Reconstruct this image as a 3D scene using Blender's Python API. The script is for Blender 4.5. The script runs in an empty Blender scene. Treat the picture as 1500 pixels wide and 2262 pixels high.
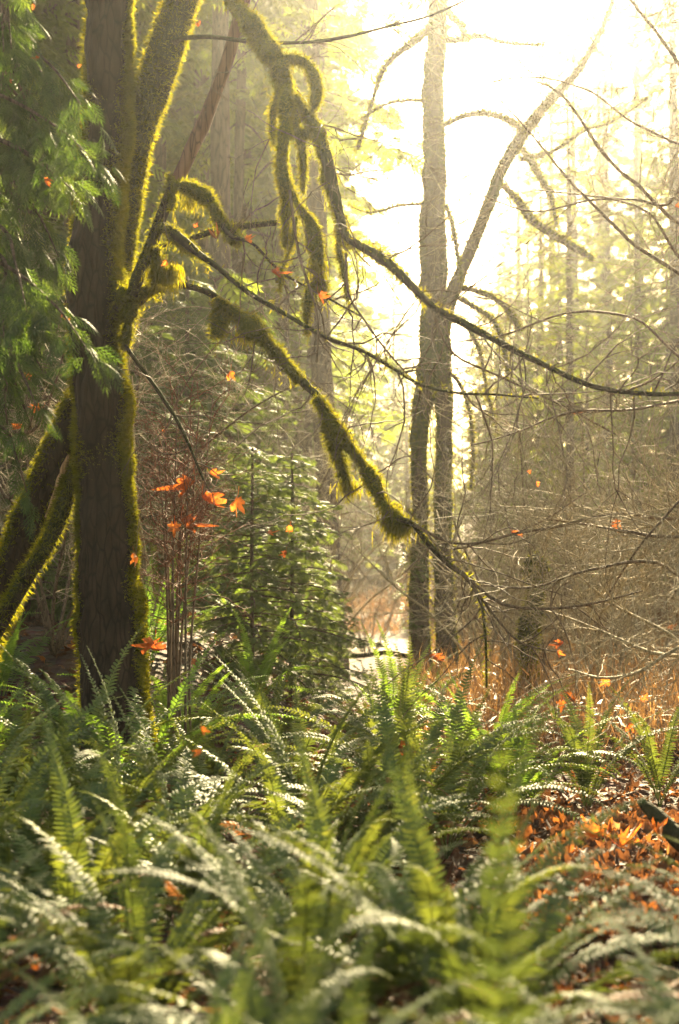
import bpy, math, random
import numpy as np
from mathutils import Vector, Matrix
R = math.radians
rng = np.random.default_rng(7)
random.seed(7)
sc = bpy.context.scene
C = sc.collection

# ------------------------------------------------------------------ camera
CAM_Z, FPX, HORIZ = 1.2, 3141.0, 1300.0
cd = bpy.data.cameras.new('camera'); cam = bpy.data.objects.new('camera', cd); C.objects.link(cam)
cd.sensor_fit = 'VERTICAL'; cd.sensor_height = 36.0; cd.lens = 50.0
cd.clip_start = 0.05; cd.clip_end = 2000
PITCH = math.atan((HORIZ - 1131) / FPX)
cam.location = (0, 0, CAM_Z); cam.rotation_euler = (R(90) + PITCH, 0, 0)
cd.dof.use_dof = True; cd.dof.focus_distance = 8.6; cd.dof.aperture_fstop = 2.5
sc.camera = cam

# ------------------------------------------------------------------ sky, sun, exposure
SUN_AZ, SUN_EL = 10.0, 28.5
w = bpy.data.worlds.new('World'); sc.world = w; w.use_nodes = True
nt = w.node_tree; bg = nt.nodes['Background']
sky = nt.nodes.new('ShaderNodeTexSky'); sky.sky_type = 'NISHITA'; sky.sun_disc = False
sky.sun_elevation = R(SUN_EL); sky.sun_rotation = R(SUN_AZ); sky.air_density = 1.0; sky.dust_density = 3.5; sky.ozone_density = 0.6
wb = nt.nodes.new('ShaderNodeMix'); wb.data_type = 'RGBA'; wb.blend_type = 'MULTIPLY'; wb.inputs[0].default_value = 1; wb.inputs[7].default_value = (1.17, .97, .66, 1)   # warm film balance
nt.links.new(sky.outputs[0], wb.inputs[6]); nt.links.new(wb.outputs[2], bg.inputs[0]); bg.inputs[1].default_value = 0.05
sd = bpy.data.lights.new('sun', 'SUN'); sun = bpy.data.objects.new('sun', sd); C.objects.link(sun)
sd.energy = 5.0; sd.angle = R(0.5); sd.color = (1.0, 0.81, 0.48)
sdir = Vector((math.sin(R(SUN_AZ)) * math.cos(R(SUN_EL)), math.cos(R(SUN_AZ)) * math.cos(R(SUN_EL)), math.sin(R(SUN_EL))))
sun.rotation_euler = sdir.to_track_quat('Z', 'Y').to_euler(); sun.location = sdir * 90
sc.view_settings.view_transform = 'Standard'; sc.view_settings.look = 'None'
sc.view_settings.exposure = 3.4; sc.view_settings.gamma = 1
cy = sc.cycles
cy.use_denoising = True; cy.max_bounces = 5; cy.diffuse_bounces = 3; cy.glossy_bounces = 2
cy.transmission_bounces = 4; cy.volume_bounces = 1; cy.transparent_max_bounces = 4
cy.use_adaptive_sampling = True; cy.adaptive_threshold = 0.015; cy.caustics_reflective = False; cy.caustics_refractive = False
cy.sample_clamp_indirect = 6.0

# ------------------------------------------------------------------ helpers
def P(px, py, d):
    """the point at distance d (metres along +Y) seen at photo position px, py"""
    v = Vector(((px - 750) / FPX, (1131 - py) / FPX, -1.0))
    v = cam.rotation_euler.to_matrix() @ v
    v = v * (d / v.y)
    return np.array((v.x, v.y, v.z + CAM_Z))

def unit(a):
    return a / np.maximum(np.linalg.norm(a, axis=-1, keepdims=True), 1e-9)

def _h(ix, iy, iz, s):
    n = (ix * 374761393 + iy * 668265263 + iz * 2147483647 + s * 1274126177) & 0xffffffff
    n = ((n ^ (n >> 13)) * 1274126177) & 0xffffffff
    return ((n ^ (n >> 16)) & 0xffff) / 65535.0

def noise(p, s=0):
    p = np.asarray(p, float); i = np.floor(p).astype(np.int64); f = p - i; f = f * f * (3 - 2 * f)
    r = 0
    for dx in (0, 1):
        for dy in (0, 1):
            for dz in (0, 1):
                wgt = (f[..., 0] if dx else 1 - f[..., 0]) * (f[..., 1] if dy else 1 - f[..., 1]) * (f[..., 2] if dz else 1 - f[..., 2])
                r = r + wgt * _h(i[..., 0] + dx, i[..., 1] + dy, i[..., 2] + dz, s)
    return r

def fbm(p, s=0, o=3):
    a, r, t = 1.0, 0, 0
    for k in range(o):
        r = r + a * noise(np.asarray(p) * 2 ** k, s + k); t += a; a *= .5
    return r / t

class Buf:
    def __init__(self): self.V = []; self.T = []; self.Q = []; self.A = []; self.n = 0
    def add(self, V, F, a=0.5):
        V = np.asarray(V, float).reshape(-1, 3); F = np.asarray(F, np.int64)
        if F.ndim != 2: return
        (self.T if F.shape[1] == 3 else self.Q).append(F + self.n)
        self.V.append(V); self.A.append(np.broadcast_to(np.asarray(a, float), (len(V),))); self.n += len(V)
    def more(self, F, base):
        F = np.asarray(F, np.int64); (self.T if F.shape[1] == 3 else self.Q).append(F + base)
    def mesh(self, name, mat, smooth=False):
        m = bpy.data.meshes.new(name)
        V = np.concatenate(self.V) if self.V else np.zeros((0, 3))
        T = np.concatenate(self.T) if self.T else np.zeros((0, 3), int)
        Q = np.concatenate(self.Q) if self.Q else np.zeros((0, 4), int)
        m.vertices.add(len(V)); m.vertices.foreach_set('co', V.astype(np.float32).ravel())
        loops = np.concatenate([T.ravel(), Q.ravel()]).astype(np.int32)
        m.loops.add(len(loops)); m.loops.foreach_set('vertex_index', loops)
        m.polygons.add(len(T) + len(Q))
        st = np.concatenate([np.arange(len(T)) * 3, len(T) * 3 + np.arange(len(Q)) * 4]).astype(np.int32)
        m.polygons.foreach_set('loop_start', st)
        if smooth: m.polygons.foreach_set('use_smooth', np.ones(len(T) + len(Q), bool))
        at = m.attributes.new('rnd', 'FLOAT', 'POINT'); at.data.foreach_set('value', np.concatenate(self.A).astype(np.float32) if self.A else np.zeros(0, np.float32))
        m.update(calc_edges=True); m.materials.append(mat)
        return m
    def build(self, name, mat, parent=None, smooth=False):
        o = bpy.data.objects.new(name, self.mesh(name, mat, smooth)); C.objects.link(o)
        if parent: adopt(o, parent)
        return o

def adopt(o, parent):
    o.parent = parent
    # meshes are made in world coordinates: bring them into the parent's frame
    m = wm(parent).inverted()
    o.matrix_parent_inverse = m

def wm(o):
    m = Matrix.LocRotScale(o.location, o.rotation_euler, o.scale)
    return wm(o.parent) @ o.matrix_parent_inverse @ m if o.parent else m

def tag(o, label, cat, group=None, kind=None):
    if label: o['label'] = label
    if cat: o['category'] = cat
    if group: o['group'] = group
    if kind: o['kind'] = kind
    return o

def empty(name, loc=(0, 0, 0), rz=0):
    o = bpy.data.objects.new(name, None); C.objects.link(o); o.location = loc; o.rotation_euler = (0, 0, rz)
    o.empty_display_size = .1
    return o

kids = {}
def copy_tree(o, parent=None):
    c = o.copy(); C.objects.link(c)
    if parent: c.parent = parent
    for ch in kids_of(o): copy_tree(ch, c)
    return c
def kids_of(o):
    if o.name not in kids: kids[o.name] = list(o.children)
    return kids[o.name]

def frames(d, up=None):
    """matrices (n,3,3) with columns x,y,z and x along d"""
    d = unit(d)
    if up is None: up = np.tile([0, 0, 1.0], (len(d), 1))
    y = np.cross(up, d); bad = np.linalg.norm(y, axis=1) < 1e-3
    y[bad] = [0, 1, 0]; y = unit(y); z = np.cross(d, y)
    return np.stack([d, y, z], axis=2)

def scatter(buf, tV, tF, pos, M, scale, a):
    """copies of a template at pos with orientation M"""
    n = len(pos); k = len(tV)
    if n == 0: return
    tv = tV if tV.ndim == 3 else tV[None]
    scale = np.asarray(scale, float)
    if scale.ndim == 0: scale = np.full(n, float(scale))
    if scale.ndim == 1: scale = scale[:, None]
    V = np.einsum('nij,nkj->nki', M, np.broadcast_to(tv, (n, tv.shape[1], 3)) * scale[:, None, :]) + pos[:, None, :]
    k = tv.shape[1]
    base = buf.n
    A = np.repeat(np.broadcast_to(np.asarray(a, float), (n,)), k)
    off = (np.arange(n) * k)[:, None, None]
    first = True
    for F in (tF if isinstance(tF, list) else [tF]):
        F = (np.asarray(F)[None] + off).reshape(-1, np.asarray(F).shape[1])
        if first: buf.add(V.reshape(-1, 3), F, A); first = False
        else: buf.more(F, base)

def resample(pts, rad, step):
    pts = np.asarray(pts, float); rad = np.asarray(rad, float)
    n = len(pts)
    if n < 2: return pts, rad
    out, ro = [], []
    P_ = np.vstack([2 * pts[0] - pts[1], pts, 2 * pts[-1] - pts[-2]])
    R_ = np.concatenate([[rad[0]], rad, [rad[-1]]])
    for i in range(n - 1):
        p0, p1, p2, p3 = P_[i:i + 4]; r0, r1, r2, r3 = R_[i:i + 4]
        k = max(1, int(np.linalg.norm(p2 - p1) / step))
        t = (np.arange(k) / k)[:, None]
        out.append(.5 * ((2 * p1) + (-p0 + p2) * t + (2 * p0 - 5 * p1 + 4 * p2 - p3) * t ** 2 + (-p0 + 3 * p1 - 3 * p2 + p3) * t ** 3))
        t = t[:, 0]; ro.append(r1 + (r2 - r1) * (t * t * (3 - 2 * t)))
    out.append(pts[-1:]); ro.append(rad[-1:])
    return np.vstack(out), np.maximum(np.concatenate(ro), .0005)

def tube(buf, pts, rad, sides=8, disp=None, a=0.5, cap=True):
    pts = np.asarray(pts, float); rad = np.asarray(rad, float); n = len(pts)
    t = unit(np.gradient(pts, axis=0))
    ref = np.array([0, 1.0, 0]) if abs(t[0][1]) < .8 else np.array([1.0, 0, 0])
    u = np.zeros_like(pts); x = ref
    for i in range(n):
        x = x - t[i] * np.dot(x, t[i]); l = math.sqrt(float(np.dot(x, x))) or 1; x = x / l; u[i] = x
    v = np.cross(t, u)
    ang = np.arange(sides) * 2 * math.pi / sides
    nrm = u[:, None] * np.cos(ang)[None, :, None] + v[:, None] * np.sin(ang)[None, :, None]
    V = pts[:, None] + nrm * rad[:, None, None]
    if disp is not None: V = V + nrm * disp(V, nrm, rad)[..., None]
    i = np.arange(n - 1)[:, None] * sides; j = np.arange(sides)[None]; k = (j + 1) % sides
    F = np.stack([i + j, i + k, i + sides + k, i + sides + j], -1).reshape(-1, 4)
    base = buf.n
    av = a if not callable(a) else a(V.reshape(-1, 3), nrm.reshape(-1, 3))
    buf.add(V.reshape(-1, 3), F, av)
    if cap and sides > 4:
        b2 = buf.n; buf.add(pts[[0, -1]], np.zeros((0, 3), int), .5)
        jj = np.arange(sides)
        buf.more(np.stack([np.full(sides, b2), (jj + 1) % sides + base, jj + base], 1), 0)
        e = base + (n - 1) * sides
        buf.more(np.stack([np.full(sides, b2 + 1), jj + e, (jj + 1) % sides + e], 1), 0)
    return V, nrm

# ------------------------------------------------------------------ materials
def newmat(name):
    m = bpy.data.materials.new(name); m.use_nodes = True; m.node_tree.nodes.clear()
    return m, m.node_tree.nodes, m.node_tree.links
def ramp(N, cols):
    r = N.new('ShaderNodeValToRGB'); e = r.color_ramp.elements
    while len(e) < len(cols): e.new(.5)
    for i, c in enumerate(cols):
        e[i].position = c[0]; e[i].color = (*c[1], 1)
    return r
def leafmat(name, cols, trans=.45, rough=.45, spec=.4, tint=(1.25, 1.3, .5), objvar=.35, patch=None):
    m, N, L = newmat(name)
    at = N.new('ShaderNodeAttribute'); at.attribute_name = 'rnd'
    oi = N.new('ShaderNodeObjectInfo')
    mx = N.new('ShaderNodeMath'); mx.operation = 'MULTIPLY_ADD'; mx.inputs[1].default_value = objvar; L.new(oi.outputs['Random'], mx.inputs[0])
    sb = N.new('ShaderNodeMath'); sb.operation = 'MULTIPLY'; sb.inputs[1].default_value = 1 - objvar
    L.new(at.outputs['Fac'], sb.inputs[0]); L.new(sb.outputs[0], mx.inputs[2])
    rp = ramp(N, cols); L.new(mx.outputs[0], rp.inputs[0])
    geo = N.new('ShaderNodeNewGeometry'); no = N.new('ShaderNodeTexNoise'); no.inputs['Scale'].default_value = 9; L.new(geo.outputs['Position'], no.inputs['Vector'])
    hv = N.new('ShaderNodeHueSaturation'); L.new(rp.outputs[0], hv.inputs['Color'])
    mr = N.new('ShaderNodeMapRange'); mr.inputs[1].default_value = .3; mr.inputs[2].default_value = .7; mr.inputs[3].default_value = .7; mr.inputs[4].default_value = 1.35
    L.new(no.outputs[0], mr.inputs[0]); L.new(mr.outputs[0], hv.inputs['Value'])
    pb = N.new('ShaderNodeBsdfPrincipled'); L.new(hv.outputs[0], pb.inputs['Base Color'])
    pb.inputs['Roughness'].default_value = rough; pb.inputs['Specular IOR Level'].default_value = spec
    tr = N.new('ShaderNodeBsdfTranslucent'); vm = N.new('ShaderNodeVectorMath'); vm.operation = 'MULTIPLY'
    vm.inputs[1].default_value = (2 * tint[0], 2 * tint[1], 2 * tint[2]); L.new(hv.outputs[0], vm.inputs[0]); L.new(vm.outputs[0], tr.inputs[0])
    ms = N.new('ShaderNodeMixShader'); ms.inputs[0].default_value = trans
    L.new(pb.outputs[0], ms.inputs[1]); L.new(tr.outputs[0], ms.inputs[2])
    o = N.new('ShaderNodeOutputMaterial'); L.new(ms.outputs[0], o.inputs[0])
    return m
def barkmat(name, c1, c2, moss=None, scale=6, bump=.5, stretch=.22, rough=.9, mlo=.45, mhi=.6):
    m, N, L = newmat(name)
    geo = N.new('ShaderNodeNewGeometry')
    mp = N.new('ShaderNodeMapping'); mp.inputs['Scale'].default_value = (1, 1, stretch); L.new(geo.outputs['Position'], mp.inputs[0])
    no = N.new('ShaderNodeTexNoise'); no.inputs['Scale'].default_value = scale * 4; no.inputs['Detail'].default_value = 6; L.new(mp.outputs[0], no.inputs['Vector'])
    vo = N.new('ShaderNodeTexVoronoi'); vo.feature = 'DISTANCE_TO_EDGE'; vo.inputs['Scale'].default_value = scale * 5; L.new(mp.outputs[0], vo.inputs['Vector'])
    rp = ramp(N, [(.3, c1), (.7, c2)]); L.new(no.outputs[0], rp.inputs[0])
    mv = N.new('ShaderNodeMath'); mv.operation = 'MULTIPLY'; L.new(no.outputs[0], mv.inputs[0]); L.new(vo.outputs[0], mv.inputs[1])
    bu = N.new('ShaderNodeBump'); bu.inputs['Strength'].default_value = bump; bu.inputs['Distance'].default_value = .03; L.new(mv.outputs[0], bu.inputs['Height'])
    pb = N.new('ShaderNodeBsdfPrincipled'); pb.inputs['Roughness'].default_value = rough; L.new(bu.outputs[0], pb.inputs['Normal'])
    pb.inputs['Specular IOR Level'].default_value = .2
    cr = N.new('ShaderNodeMapRange'); cr.inputs[1].default_value = 0; cr.inputs[2].default_value = .09; cr.inputs[3].default_value = .35; cr.inputs[4].default_value = 1.15; L.new(vo.outputs[0], cr.inputs[0])
    cm = N.new('ShaderNodeVectorMath'); cm.operation = 'SCALE'; L.new(rp.outputs[0], cm.inputs[0]); L.new(cr.outputs[0], cm.inputs['Scale'])
    col = cm.outputs[0]
    if moss:
        n2 = N.new('ShaderNodeTexNoise'); n2.inputs['Scale'].default_value = 2.2; n2.inputs['Detail'].default_value = 5; L.new(geo.outputs['Position'], n2.inputs['Vector'])
        at = N.new('ShaderNodeAttribute'); at.attribute_name = 'rnd'
        ad = N.new('ShaderNodeMath'); ad.operation = 'ADD'; L.new(n2.outputs[0], ad.inputs[0]); L.new(at.outputs['Fac'], ad.inputs[1])
        s = N.new('ShaderNodeMath'); s.operation = 'MULTIPLY'; s.inputs[1].default_value = .5; L.new(ad.outputs[0], s.inputs[0])
        mr = N.new('ShaderNodeMapRange'); mr.inputs[1].default_value = mlo; mr.inputs[2].default_value = mhi; L.new(s.outputs[0], mr.inputs[0])
        mi = N.new('ShaderNodeMix'); mi.data_type = 'RGBA'; L.new(mr.outputs[0], mi.inputs[0]); L.new(col, mi.inputs[6]); mi.inputs[7].default_value = (*moss, 1)
        col = mi.outputs[2]
    L.new(col, pb.inputs['Base Color'])
    o = N.new('ShaderNodeOutputMaterial'); L.new(pb.outputs[0], o.inputs[0])
    return m

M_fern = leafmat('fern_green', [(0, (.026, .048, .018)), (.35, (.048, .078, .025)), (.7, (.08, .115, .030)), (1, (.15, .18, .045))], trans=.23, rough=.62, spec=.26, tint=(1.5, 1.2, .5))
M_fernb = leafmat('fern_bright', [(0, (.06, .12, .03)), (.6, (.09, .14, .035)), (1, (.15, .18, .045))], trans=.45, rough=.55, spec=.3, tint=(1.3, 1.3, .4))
M_conifer = leafmat('conifer_needles', [(0, (.04, .07, .018)), (.5, (.075, .11, .026)), (1, (.12, .15, .035))], trans=.55, rough=.6, spec=.25, tint=(1.8, 1.5, .45))
M_cedar = leafmat('cedar_scales', [(0, (.025, .045, .015)), (.5, (.045, .075, .022)), (1, (.09, .12, .035))], trans=.36, rough=.65, spec=.25, tint=(1.3, 1.3, .5))
M_hem = leafmat('hemlock_needles', [(0, (.035, .055, .018)), (.6, (.06, .085, .025)), (1, (.11, .14, .045))], trans=.38, rough=.6, spec=.2, tint=(1.25, 1.2, .55))
M_moss = leafmat('moss_fuzz', [(0, (.05, .06, .008)), (.5, (.085, .10, .010)), (1, (.15, .15, .016))], trans=.5, rough=.8, spec=.1, tint=(1.6, 1.3, .35), objvar=.15)
M_mossbody = leafmat('moss_body', [(0, (.05, .06, .008)), (1, (.10, .11, .013))], trans=.05, rough=.95, spec=.05, objvar=.1)
M_leaf = leafmat('autumn_leaf', [(0, (.10, .035, .018)), (.3, (.22, .07, .02)), (.6, (.42, .11, .015)), (.85, (.55, .17, .02)), (1, (.55, .30, .05))], trans=.45, rough=.5, spec=.35, tint=(1.2, .9, .6), objvar=.15)
M_leafred = leafmat('hanging_leaf', [(0, (.16, .05, .02)), (.4, (.30, .10, .022)), (.8, (.38, .15, .03)), (1, (.34, .20, .07))], trans=.4, rough=.5, spec=.3, tint=(1.2, .85, .6), objvar=.6)
M_litter = leafmat('litter_leaf', [(0, (.03, .018, .012)), (.45, (.075, .038, .02)), (.68, (.12, .058, .025)), (.84, (.17, .078, .028)), (.94, (.28, .12, .03)), (1, (.26, .20, .10))], trans=.28, rough=.7, spec=.2, tint=(1.2, .9, .6), objvar=0)
M_bark = barkmat('maple_bark', (.009, .006, .004), (.040, .025, .016), moss=(.032, .037, .007), scale=5, bump=1.0)
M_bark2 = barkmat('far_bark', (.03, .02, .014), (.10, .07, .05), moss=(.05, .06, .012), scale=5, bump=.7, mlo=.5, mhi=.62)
M_conbark = barkmat('conifer_bark', (.045, .028, .019), (.12, .08, .055), scale=5, bump=.9, stretch=.12)
M_pole = barkmat('peeled_stem', (.085, .036, .02), (.20, .10, .06), scale=7, bump=.4, stretch=.08, rough=.6)
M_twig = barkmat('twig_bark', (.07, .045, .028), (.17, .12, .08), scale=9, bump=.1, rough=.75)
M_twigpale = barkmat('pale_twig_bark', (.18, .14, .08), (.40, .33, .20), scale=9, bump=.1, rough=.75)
M_twigred = barkmat('red_twig_bark', (.10, .035, .016), (.24, .10, .05), scale=9, bump=.1, rough=.75)
M_thick = leafmat('dry_stems', [(0, (.06, .032, .016)), (.5, (.17, .095, .042)), (1, (.32, .21, .09))], trans=.3, rough=.5, spec=.3, tint=(1.1, .95, .7), objvar=.3)
M_wood = barkmat('broken_wood', (.30, .17, .08), (.55, .36, .18), scale=8, bump=.3, stretch=.1)

# ------------------------------------------------------------------ ground, bank, pond
def gz(x, y):
    x = np.asarray(x, float); y = np.asarray(y, float)
    p = np.stack([x * .35, y * .35, 0 * x], -1)
    h = .22 * (fbm(p, 3) - .5) + .05 * (noise(p * 6, 9) - .5)
    pond = np.exp(-(((x - 1.2) / 4.2) ** 4 + ((y - 40) / 6.5) ** 4))
    dip = np.exp(-((x / np.maximum(y, 1) - .022) / .045) ** 2) * np.clip((y - 11) / 8, 0, 1) * (y < 70)
    far = np.clip((y - 50) / 30, 0, 3)
    rt = np.clip((x - 3) / 8, 0, 1) * np.clip((y - 26) / 12, 0, 1)
    u = np.clip((-x + .45 * (y - 8) * .2 - .1) / 1.6, 0, 1); v = np.clip((y - 8.4) / 3.0, 0, 1)
    mound = .85 * u * u * (3 - 2 * u) * v * v * (3 - 2 * v)
    h = (h + mound * (1 - dip) + 1.2 * rt + 2.6 * far ** 1.2) * (1 - pond) * (1 - .8 * dip * (y < 50)) - .75 * pond - .3 * dip * (1 - pond) * (y < 50)
    return h
def axis(a, b, fine, coarse, lim):
    s = [a]
    while s[-1] < b: s.append(s[-1] + (fine if abs(s[-1]) < lim else coarse))
    return np.array(s)
def ground():
    xs = np.concatenate([np.linspace(-180, -30, 10)[:-1], axis(-30, 30, .14, 1.0, 6), np.linspace(32, 180, 10)])
    ys = np.concatenate([np.linspace(-40, -2, 10)[:-1], np.arange(-2, 16, .14), np.arange(16, 90, .8), np.linspace(91, 222, 12)])
    X, Y = np.meshgrid(xs, ys); Z = gz(X, Y)
    V = np.stack([X, Y, Z], -1).reshape(-1, 3); nx = len(xs)
    i = np.arange(len(ys) - 1)[:, None] * nx; j = np.arange(nx - 1)[None]
    F = np.stack([i + j, i + j + 1, i + nx + j + 1, i + nx + j], -1).reshape(-1, 4)
    m, N, L = newmat('forest_floor')
    geo = N.new('ShaderNodeNewGeometry')
    no = N.new('ShaderNodeTexNoise'); no.inputs['Scale'].default_value = 1.3; no.inputs['Detail'].default_value = 8; L.new(geo.outputs['Position'], no.inputs['Vector'])
    vo = N.new('ShaderNodeTexVoronoi'); vo.inputs['Scale'].default_value = 14; L.new(geo.outputs['Position'], vo.inputs['Vector'])
    rp = ramp(N, [(.3, (.03, .018, .011)), (.5, (.075, .038, .02)), (.62, (.10, .048, .024)), (.8, (.035, .04, .014))]); L.new(no.outputs[0], rp.inputs[0])
    mi = N.new('ShaderNodeMix'); mi.data_type = 'RGBA'; mi.blend_type = 'MULTIPLY'; mi.inputs[0].default_value = .6; L.new(rp.outputs[0], mi.inputs[6]); L.new(vo.outputs['Color'], mi.inputs[7])
    bu = N.new('ShaderNodeBump'); bu.inputs['Strength'].default_value = .8; bu.inputs['Distance'].default_value = .05; L.new(vo.outputs[0], bu.inputs['Height'])
    pb = N.new('ShaderNodeBsdfPrincipled'); pb.inputs['Roughness'].default_value = .95; L.new(mi.outputs[2], pb.inputs['Base Color']); L.new(bu.outputs[0], pb.inputs['Normal'])
    o = N.new('ShaderNodeOutputMaterial'); L.new(pb.outputs[0], o.inputs[0])
    b = Buf(); b.add(V, F); g = b.build('ground', m, smooth=True); tag(g, 'brown forest floor of damp soil and needles', 'ground', kind='structure')
ground()
def pond():
    m, N, L = newmat('pond_water')
    pb = N.new('ShaderNodeBsdfPrincipled'); pb.inputs['Base Color'].default_value = (.03, .03, .025, 1); pb.inputs['Roughness'].default_value = .12
    no = N.new('ShaderNodeTexNoise'); no.inputs['Scale'].default_value = 2.2; no.inputs['Detail'].default_value = 6
    tc = N.new('ShaderNodeNewGeometry'); mp = N.new('ShaderNodeMapping'); mp.inputs['Scale'].default_value = (2, 5, 1); L.new(tc.outputs['Position'], mp.inputs[0]); L.new(mp.outputs[0], no.inputs['Vector'])
    bu = N.new('ShaderNodeBump'); bu.inputs['Strength'].default_value = .7; bu.inputs['Distance'].default_value = .05; L.new(no.outputs[0], bu.inputs['Height']); L.new(bu.outputs[0], pb.inputs['Normal'])
    o = N.new('ShaderNodeOutputMaterial'); L.new(pb.outputs[0], o.inputs[0])
    a = np.arange(48) * 2 * math.pi / 48
    r = np.array([1 + .06 * math.sin(3 * t) + .04 * math.sin(7 * t + 1) for t in a])
    V = np.stack([1.2 + 4.6 * r * np.cos(a), 40 + 7.5 * r * np.sin(a), np.full(48, -.42)], 1)
    V = np.vstack([V, [[1.2, 40, -.42]]]); j = np.arange(48)
    b = Buf(); b.add(V, np.stack([j, (j + 1) % 48, np.full(48, 48)], 1)); p = b.build('pond', m); tag(p, 'small pond glinting pale between the tree trunks', 'pond', kind='structure')
pond()

# ------------------------------------------------------------------ mossy tree building
BL_V = np.array([[0, -.5, 0], [0, .5, 0], [.55, .3, .06], [.55, -.3, .06], [1, 0, 0]], float)
BL_Q = np.array([[0, 1, 2, 3]]); BL_T = np.array([[3, 2, 4]])
def fuzz(buf, V, nrm, n, length, width, mask=None, droop=.3, r=None):
    """short moss blades standing on the tube surface V, nrm"""
    V = V.reshape(-1, 3); nrm = nrm.reshape(-1, 3)
    w_ = np.ones(len(V)) if mask is None else mask(V, nrm)
    if w_.sum() <= 0: return
    i = rng.choice(len(V), n, p=w_ / w_.sum())
    pos = V[i] + rng.normal(0, 1, (n, 3)) * (r if r is not None else .01)
    pos = pos - nrm[i] * .004
    d = nrm[i] + rng.normal(0, .55, (n, 3)); d[:, 2] -= droop
    d = unit(d); M = frames(d, unit(rng.normal(0, 1, (n, 3))))
    s = length * rng.uniform(.4, 1.25, n) * (.6 + .8 * fbm(pos * 9, 5, 2))
    S = np.stack([s, np.full(n, width), np.full(n, length)], 1)
    a = np.clip(.5 * rng.uniform(0, 1, n) + .7 * fbm(pos * 6, 8, 2) - .1, 0, 1)
    scatter(buf, BL_V, [BL_Q, BL_T], pos, M, S, a)

def pxpath(l, depth, scale=1.0):
    n = len(l)
    ds = depth if hasattr(depth, '__len__') else [depth] * n
    if len(ds) != n: ds = np.interp(np.linspace(0, 1, n), np.linspace(0, 1, len(ds)), ds)
    pts = np.array([P(a[0], a[1], d) for a, d in zip(l, ds)]); rad = np.array([a[2] / FPX * d / 2 * scale for a, d in zip(l, ds)])
    return pts, rad

def limb(name, root, l, depth, mat, sides=28, step=.03, rough=.18, moss=1.0, mask=None, fl=.028, fw=.006, droop=.3, density=9000, label=None, twigs=0, twmat=None, lumps=.0, wob=.0, bmask=None):
    pts, rad = pxpath(l, depth); pts, rad = resample(pts, rad, step)
    if wob: pts = pts + wob * (np.stack([fbm(pts * 4, 21), fbm(pts * 4, 22), fbm(pts * 4, 23)], -1) - .5) * 2
    def disp(V, nr, r):
        d = (fbm(V * 5, 31, 3) - .5) * 2 * rough * r[:, None] + (fbm(V * np.array([26, 26, 4.5]), 33, 2) - .5) * .14 * r[:, None]
        if lumps: d = d + lumps * r[:, None] * np.maximum(0, fbm(V * 11, 41, 2) - .35) * (1 - .7 * nr[..., 2])
        return d
    b = Buf(); mfn = (lambda V, n: np.clip(mask(V, n), 0, 1)) if mask else (lambda V, n: np.full(len(V), .6))
    V, nr = tube(b, pts, rad, sides, disp, a=mfn)
    o = b.build(name, mat, root, smooth=True)
    if label: o['label'] = label
    if moss > 0:
        area = float((2 * math.pi * rad[:-1] * np.linalg.norm(np.diff(pts, axis=0), axis=1)).sum())
        f = Buf(); fuzz(f, V, nr, int(area * density * moss) + 50, fl, fw, mask, droop, r=.008)
        mo = f.build('moss', M_moss, o)
    return o, pts, rad

def grow(buf, p, d, L, r, lvl, sag=.0, kink=.2, nk=5, spread=.9, up=0.0, sides=4, seg=9):
    """one bare branch and its twigs"""
    p = np.array(p, float); d = unit(np.array(d, float)); pts = [p]; st = L / seg
    for i in range(seg):
        d = unit(d + rng.normal(0, kink, 3) + np.array([0, 0, up - sag * (i / seg)]))
        p = p + d * st; pts.append(p)
    pts = np.array(pts); rad = r * np.linspace(1, .3, seg + 1) * rng.uniform(.85, 1.2, seg + 1)
    tube(buf, pts, rad, sides if lvl > 0 else 3, cap=False, a=rng.uniform())
    if lvl <= 0: return
    for k in range(nk):
        i = int(rng.integers(1, seg)); t = unit(pts[i + 1] - pts[i])
        s = unit(np.cross(t, rng.normal(0, 1, 3)))
        grow(buf, pts[i], t + spread * s, L * rng.uniform(.3, .55) * (1.15 - i / seg * .5), max(rad[i] * .6, .0011), lvl - 1, sag, kink, max(2, nk - 1), spread, up, sides, max(5, seg - 2))

def twigs_on(buf, pts, rad, n, L, r, lvl=1, sag=.0, nk=3, up=.02, lo=.1):
    m = len(pts)
    for k in range(n):
        i = int(rng.integers(int(lo * m), m - 1)); t = unit(pts[i + 1] - pts[i]); s = unit(np.cross(t, rng.normal(0, 1, 3)))
        grow(buf, pts[i], t * .6 + s, L * rng.uniform(.35, 1.2), min(r, rad[i]), lvl, sag=sag, nk=nk, up=up)

# moss lies on the two flanks of the trunk and leaves the face bare
def flank(V, n):
    return np.clip(np.where(n[:, 0] > 0, 1.4, .7) * n[:, 0] ** 4 - .3 + 1.7 * (fbm(V * 2.6, 51, 3) - .5) + .1 * np.maximum(n[:, 1], 0), .0, 1)
def tops(V, n): return np.clip(.45 + .6 * n[:, 2] + .9 * (fbm(V * 5, 52, 2) - .5), .05, 1)
allm = lambda V, n: np.full(len(V), 1.0)

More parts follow.
